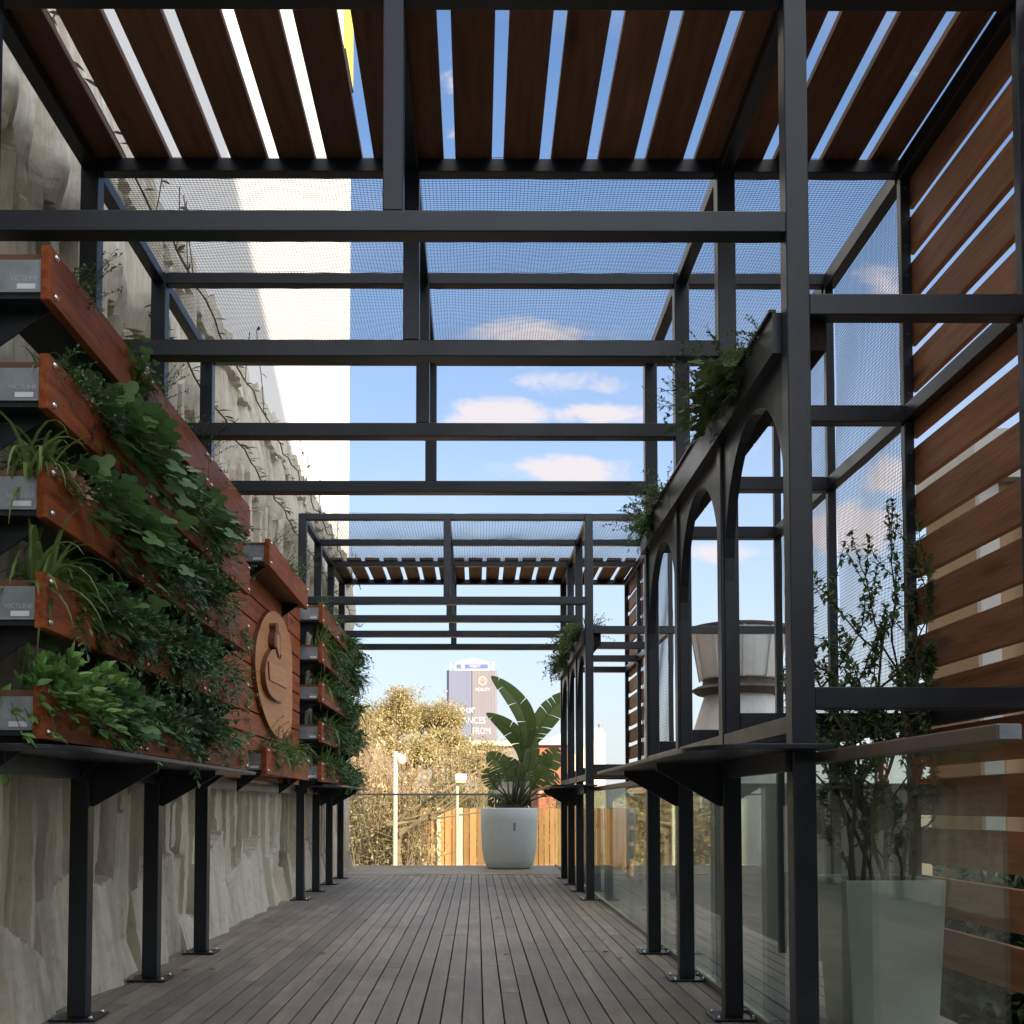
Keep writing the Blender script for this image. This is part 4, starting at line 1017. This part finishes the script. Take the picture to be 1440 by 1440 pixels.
mb = MB(); mb.box(xm - .15, xm + .15, TY + .3, TY + 18, -3.2, ztop); obj('joint_strip', mb, mat('dark_joint', (.09, .11, .16), .4), t)
mb = MB()
for px in range(632, 699, 4):
    X = tw(px, 1000).x
    if abs(X - xm) > .3: mb.box(X - .04, X + .04, TY - .08, TY, -3.2, ztop)
obj('mullions', mb, mat('pale_mullion', (.24, .23, .27), .5), t)
TWH = mat('white_sign_metal', (.66, .65, .61), .6)
zc0, zc1 = tw(664, 941).z, tw(664, 930).z; ca, cb = tw(639, 935).x, tw(689, 935).x
mb = MB(); mb.box(ca, cb, TY + 2, TY + 14, ztop, zc1); cr = obj('crown', mb, TWH, t)
mb = MB(); mb.box(tw(641.5, 935).x, tw(686.5, 935).x, TY + 1.9, TY + 2, tw(664, 939.5).z, tw(664, 933).z); obj('sign_band', mb, mat('violet_blue_sign', (.10, .13, .30), .5), cr)
apex = Vector(((ca + cb) / 2, TY + 8, tw(664, 921.5).z)); zb_ = zc1 + .02
q = [Vector((ca - .3, TY + 1.7, zb_)), Vector((cb + .3, TY + 1.7, zb_)), Vector((cb + .3, TY + 14.3, zb_)), Vector((ca - .3, TY + 14.3, zb_))]
mb = MB()
for i in range(4): mb.poly([q[i], q[(i + 1) % 4], apex])
mb.poly(q[::-1]); obj('pyramid_roof', mb, TWH, t)
mb = MB(); mb.box(tw(633, 935).x, tw(635, 935).x, TY + 2, TY + 3, ztop, zc1); mb.box(tw(692, 935).x, tw(695, 935).x, TY + 2, TY + 3, ztop, zc1); obj('roof_fins', mb, TWH, t)
def disc(cx, cy, r0, r1, name, m, par, off=.12):
    m_ = MB(); n = 28; c_ = tw(cx, cy); s_ = TY / 1553
    for k in range(n):
        a0, a1 = 2 * math.pi * k / n, 2 * math.pi * (k + 1) / n
        P_ = lambda r, a: Vector((c_.x + r * s_ * math.cos(a), TY - off, c_.z + r * s_ * math.sin(a)))
        m_.prism([P_(r0, a0), P_(r1, a0), P_(r1, a1), P_(r0, a1)], (0, .1, 0))
    return obj(name, m_, m, par)
disc(678.5, 957.5, 4.7, 6.3, 'round_logo_ring', mat('peach_sign', (.50, .40, .30), .6), t)
s_ = TY / 1553
PEACH = bpy.data.materials['peach_sign']
c_ = tw(678.5, 957.5); text_obj('logo_letter', 'M', 8.5 * s_, PEACH, t, (c_.x, TY - .1, c_.z), (R(90), 0, 0), .05)
def tsign(txt, x, y, h, sx=1., m=TWH, al='CENTER', off=.12): 
    c = tw(x, y); return text_obj('lettering', txt, h * s_, m, t, (c.x, TY - off, c.z), (R(90), 0, 0), .05, al, sx)
tsign('MOBILITY', 678.5, 970, 6.6, .72)
tsign('your', 640.0, 997.5, 15, 1.0, al='LEFT'); bpy.data.objects[-1] if False else None
tsign('FINANCES', 635, 1013.5, 13, .80, al='LEFT')
tsign('FROM', 664, 1028.5, 13, .75, al='LEFT')
c = tw(654, 936.3); disc(651, 936.2, 0, 2.6, 'crown_logo', TWH, cr, -1.75)
text_obj('crown_lettering', 'MOBILITY', 5.0 * s_, TWH, cr, (tw(668, 936).x, TY + 1.85, tw(668, 936.3).z), (R(90), 0, 0), .04, 'CENTER', .7)
# houses at the right
BY = 60.0
t = thing('gabled_house', 'cream house with blue gable roof behind the right posts', 'house', (at(835, 1100, BY).x, BY + 4, -3.2))
CY = mat('cream_yellow_render', (.74, .72, .52), .85, vary=.08); BL = mat('blue_roof_sheet', (.30, .42, .52), .5, vary=.15)
a_, b_ = at(800, 1040, BY), at(851, 1031, BY)
mb = MB(); mb.prism([(a_.x, BY, -3.2), (b_.x, BY, -3.2), (b_.x, BY, b_.z), (a_.x, BY, at(800, 1066, BY).z)], (0, 9, 0)); obj('wall', mb, CY, t)
r0, r1, r2 = at(798, 1068, BY - .3), at(851.5, 1031, BY - .3), at(846, 1023, BY - .3); r3 = at(798, 1026, BY)
mb = MB(); mb.prism([(r0.x, BY - .3, r0.z), (r1.x, BY - .3, r1.z), (r2.x, BY - .3, r2.z), (r3.x, BY - .3, r3.z)], (0, 9.6, 0)); obj('roof', mb, BL, t)
k_ = at(845, 1018, BY); mb = MB(); mb.box(k_.x - .1, k_.x + .1, BY - .2, BY + .4, r2.z - .3, k_.z); obj('chimney', mb, RAILG, t)
t = thing('red_house', 'orange red house with pale blue roof behind the potted strelitzia', 'house', (at(780, 1100, BY - 8).x, BY - 4, -3.2))
OR = mat('orange_red_render', (.50, .17, .10), .85, hue=(.42, .13, .075), scale=.8)
a_, b_ = at(757, 1048, BY - 8), at(800, 1048, BY - 8)
mb = MB(); mb.box(a_.x, b_.x, BY - 8, BY - 1, -3.2, a_.z); obj('wall', mb, OR, t)
r0, r1, r2 = at(755, 1049, BY - 8.3), at(803, 1049, BY - 8.3), at(803, 1024, BY - 8.3)
mb = MB(); mb.prism([(r0.x, BY - 8.3, a_.z), (r1.x, BY - 8.3, a_.z), (r2.x, BY - 8.3, r2.z)], (0, 7.6, 0)); obj('roof', mb, mat('pale_blue_roof', (.50, .58, .62), .6, vary=.1), t)

# ---- golden trees and dry scrub
def tree(label, px, ptop, Y, halfw, seed, m=GOLD, base_py=None, dens=1.0, name='autumn_tree', group='golden trees beyond the deck', leafsz=.115, sparse=.22):
    g = random.Random(seed); top = at(px, ptop, Y); hw = halfw * Y / 1553; zc = at(px, base_py or ptop + 110, Y).z
    t = thing(name, label, 'tree', (top.x, Y, -3.2), group)
    st = MB(); lv = MB(); tips = []
    H = top.z; fork = zc - (H - zc) * .25
    st.tube([(top.x, Y, -3.2), (top.x + g.uniform(-.1, .1), Y, (fork - 3.2) / 2), (top.x, Y, fork)], [.22, .17, .14], 8)
    for b in range(13):
        an = g.uniform(0, 2 * math.pi); rad = hw * g.uniform(.35, 1) ; ex = Vector((top.x + rad * math.cos(an), Y + rad * math.sin(an) * .9, 0))
        f = 1 - (rad / hw) ** 2 * .75; ex.z = zc + (H - zc) * f * g.uniform(.35, 1.0)
        p0 = Vector((top.x, Y, fork)); mid = p0.lerp(ex, .5) + Vector((g.gauss(0, .25), g.gauss(0, .25), g.uniform(.1, .5)))
        path = [p0, p0.lerp(mid, .5), mid, mid.lerp(ex, .6), ex]; st.tube(path, [.10, .075, .05, .03, .012], 5)
        for q in (.35, .6, .8, 1.0):
            tips.append(mid.lerp(ex, q))
            for _ in range(2):
                e = mid.lerp(ex, q) + Vector((g.gauss(0, .5), g.gauss(0, .5), g.gauss(.15, .35))) * hw * .35
                st.tube([mid.lerp(ex, q), e], [.018, .006], 4); tips.append(e)
    for c_ in tips:
        if g.random() < sparse: continue
        rr = g.uniform(.16, .34) * hw
        for _ in range(int(90 * dens)):
            d = Vector((g.gauss(0, 1), g.gauss(0, 1), g.gauss(0, .75))); p = c_ + d * rr * .5
            leaf(lv, p, d + Vector((g.gauss(0, .6), g.gauss(0, .6), g.gauss(-.2, .6))), (g.gauss(0, .4), g.gauss(0, .4), 1), leafsz * g.uniform(.6, 1.4), leafsz * .5, .2, 2)
    obj('trunk', st, TRUNK, t); obj('crown', lv, m, t)
tree('tall golden tree with airy crown, leftmost behind the planter wall', 545, 950, 44, 46, 1, base_py=1040)
tree('round golden tree in front of the office tower', 612, 974, 46, 44, 2, base_py=1035)
tree('low golden tree below the tower lettering', 680, 1040, 40, 46, 3, base_py=1090, sparse=.5)
tree('small golden bush tree close to the planter wall end', 512, 985, 38, 34, 4, base_py=1050)
tree('broad golden tree covering the foot of the office tower', 622, 1026, 43, 36, 9, base_py=1066, sparse=.4)
tree('thin pale tree between the two big golden trees', 580, 1018, 36, 36, 6, base_py=1080, sparse=.45)
def scrub(label, px, py, Y, hw, hh, seed, m=DRY, n=1700, name='dry_shrub'):
    g = random.Random(seed); c_ = at(px, py, Y); s = Y / 1553; t = thing(name, label, 'shrub', (c_.x, Y, -3.2), 'dry shrubs on the bank')
    st = MB(); lv = MB(); b = Vector((c_.x, Y, -3.2))
    for k in range(60):
        e = Vector((c_.x + g.uniform(-1, 1) * hw * s, Y + g.uniform(-1, 1) * hw * s * .7, c_.z + g.uniform(-1.0, 1) * hh * s))
        b0 = b + Vector((g.uniform(-.8, .8) * hw * s, g.uniform(-.4, .4), 0)); m_ = b0.lerp(e, .55) + Vector((g.gauss(0, .3), g.gauss(0, .2), g.uniform(0, .5)))
        st.tube([b0, b0.lerp(m_, .5), m_, e], [.035, .028, .018, .006], 4)
        for _ in range(3):
            q = m_.lerp(e, g.random()); st.tube([q, q + Vector((g.gauss(0, .3), g.gauss(0, .3), g.gauss(.15, .3)))], [.010, .004], 3)
        for _ in range(n // 60):
            p = m_.lerp(e, g.uniform(-.5, 1.1)) + Vector((g.gauss(0, .2), g.gauss(0, .2), g.gauss(0, .2)))
            leaf(lv, p, (g.gauss(0, 1), g.gauss(0, 1), g.gauss(0, 1)), (g.gauss(0, .4), g.gauss(0, .4), 1), g.uniform(.06, .16), .05, .2, 2)
    obj('twigs', st, TRUNK, t); obj('leaves', lv, m, t)
k = 0
for (px, py, Y, hw, hh, m, lab) in [
    (505, 1080, 27.2, 34, 50, DRY, 'tangled straw coloured shrub against the planter wall end'), (540, 1110, 25.6, 36, 60, DRY, 'dry straw shrub left of the cream lamp pole'),
    (520, 1170, 24.6, 42, 55, DRY, 'low dry twigs at the left foot of the glass'), (575, 1120, 25.2, 34, 60, DRY, 'dry shrub right behind the cream lamp pole'),
    (566, 1180, 24.4, 38, 40, DRY, 'pale dry brush below the lamp pole'), (612, 1085, 30, 34, 34, GOLD, 'golden scrub in front of the low grey building'),
    (655, 1075, 33, 40, 30, GOLD, 'loose golden scrub around the square headed lamp'), (500, 1030, 34, 30, 40, GOLD, 'golden shrub peeping past the far planters'),
    (540, 1062, 31, 38, 34, GOLD, 'low golden shrub under the tall golden tree'), (640, 1110, 29.5, 40, 16, OLIVE, 'dark scrub along the top of the orange fence'), (770, 1150, 32, 20, 40, DRY, 'dry scrub right of the pale pot')]:
    k += 1; scrub(lab, px, py, Y, hw, hh, 50 + k, m)
# fallen leaning branch across fence
g = random.Random(77); mb = MB(); p0, p1 = at(560, 1165, 24), at(668, 1090, 24)
for q in range(7):
    a = p0 + Vector((g.gauss(0, .15), g.uniform(-.3, .3), g.gauss(0, .12))); b = p1 + Vector((g.gauss(0, .5), g.uniform(-.4, .4), g.gauss(0, .3)))
    c_ = a.lerp(b, .5) + Vector((0, 0, g.uniform(-.25, .1))); mb.tube([a, a.lerp(c_, .5), c_, b], [.04, .032, .025, .006], 5)
base = Vector((p0.x, 24, -3.2)); mb.tube([base, base.lerp(p0, .6), p0], [.12, .08, .05], 6)
tag(obj('leaning_tree', mb, TRUNK, loc=(p0.x, 24, -3.2)), 'bare leaning branches crossing in front of the orange fence', 'tree')
# dark street trees to the right, seen through glass and screen
for (X, Y, s, lab) in ((6.0, 25, 1., 'dark green street tree beyond the arches'), (5.2, 19, .8, 'dark green street tree beyond the rooftop vent'), (9, 34, 1.3, 'dark green street tree farthest to the right')):
    g = random.Random(int(X * 10)); t = thing('street_tree', lab, 'tree', (X, Y, -3.2), 'street trees at the right'); st = MB(); lv = MB()
    st.tube([(X, Y, -3.2), (X, Y, -1.4)], [.16, .12], 8)
    for b in range(40):
        d = Vector((g.gauss(0, .6), g.gauss(0, .6), g.gauss(0, .5))); c_ = Vector((X, Y, -.9)) + d * 1.1 * s
        c_.z = min(c_.z, .55)
        st.tube([(X, Y, -1.4), c_], [.05, .015], 4)
        for _ in range(60): p = c_ + Vector((g.gauss(0, .3), g.gauss(0, .3), g.gauss(0, .25))) * s; leaf(lv, p, (g.gauss(0, 1), g.gauss(0, 1), g.gauss(0, 1)), (0, 0, 1), .14, .07, .2, 2)
    obj('trunk', st, BARK, t); obj('crown', lv, OLIVE, t)
# clipped hedge below the neighbouring building
g = random.Random(31); lv = MB(); t = thing('hedge', 'dark clipped hedge in front of the tan neighbouring building', 'hedge', (6, 8.0, -3.2))
for q in range(16000):
    p = Vector((g.uniform(3.2, 9), 8.0 + g.choice([-.5, -.45, g.uniform(-.5, .5)]), g.uniform(-2.2, .55)))
    leaf(lv, p, (g.gauss(0, 1), g.gauss(0, 1), g.gauss(0, 1)), (g.gauss(0, .3), -.3, 1), g.uniform(.08, .16), .07, .2, 2)
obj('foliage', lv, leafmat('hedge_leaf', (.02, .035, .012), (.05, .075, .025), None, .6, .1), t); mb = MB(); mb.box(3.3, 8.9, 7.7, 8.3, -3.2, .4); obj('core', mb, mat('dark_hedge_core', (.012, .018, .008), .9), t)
# white barrier in the street right
t = thing('barrier', 'white metal barrier along the street below the right screen', 'barrier', (3.0, 8, -3.2))
mb = MB()
for zz_ in (-2.2, -2.6): mb.box(2.95, 3.0, 2, 13, zz_, zz_ + .06)
obj('rails', mb, WHITE, t); mb = MB()
for yy in range(2, 14, 2): mb.box(2.94, 3.02, yy, yy + .07, -3.2, -2.1)
obj('uprights', mb, WHITE, t)
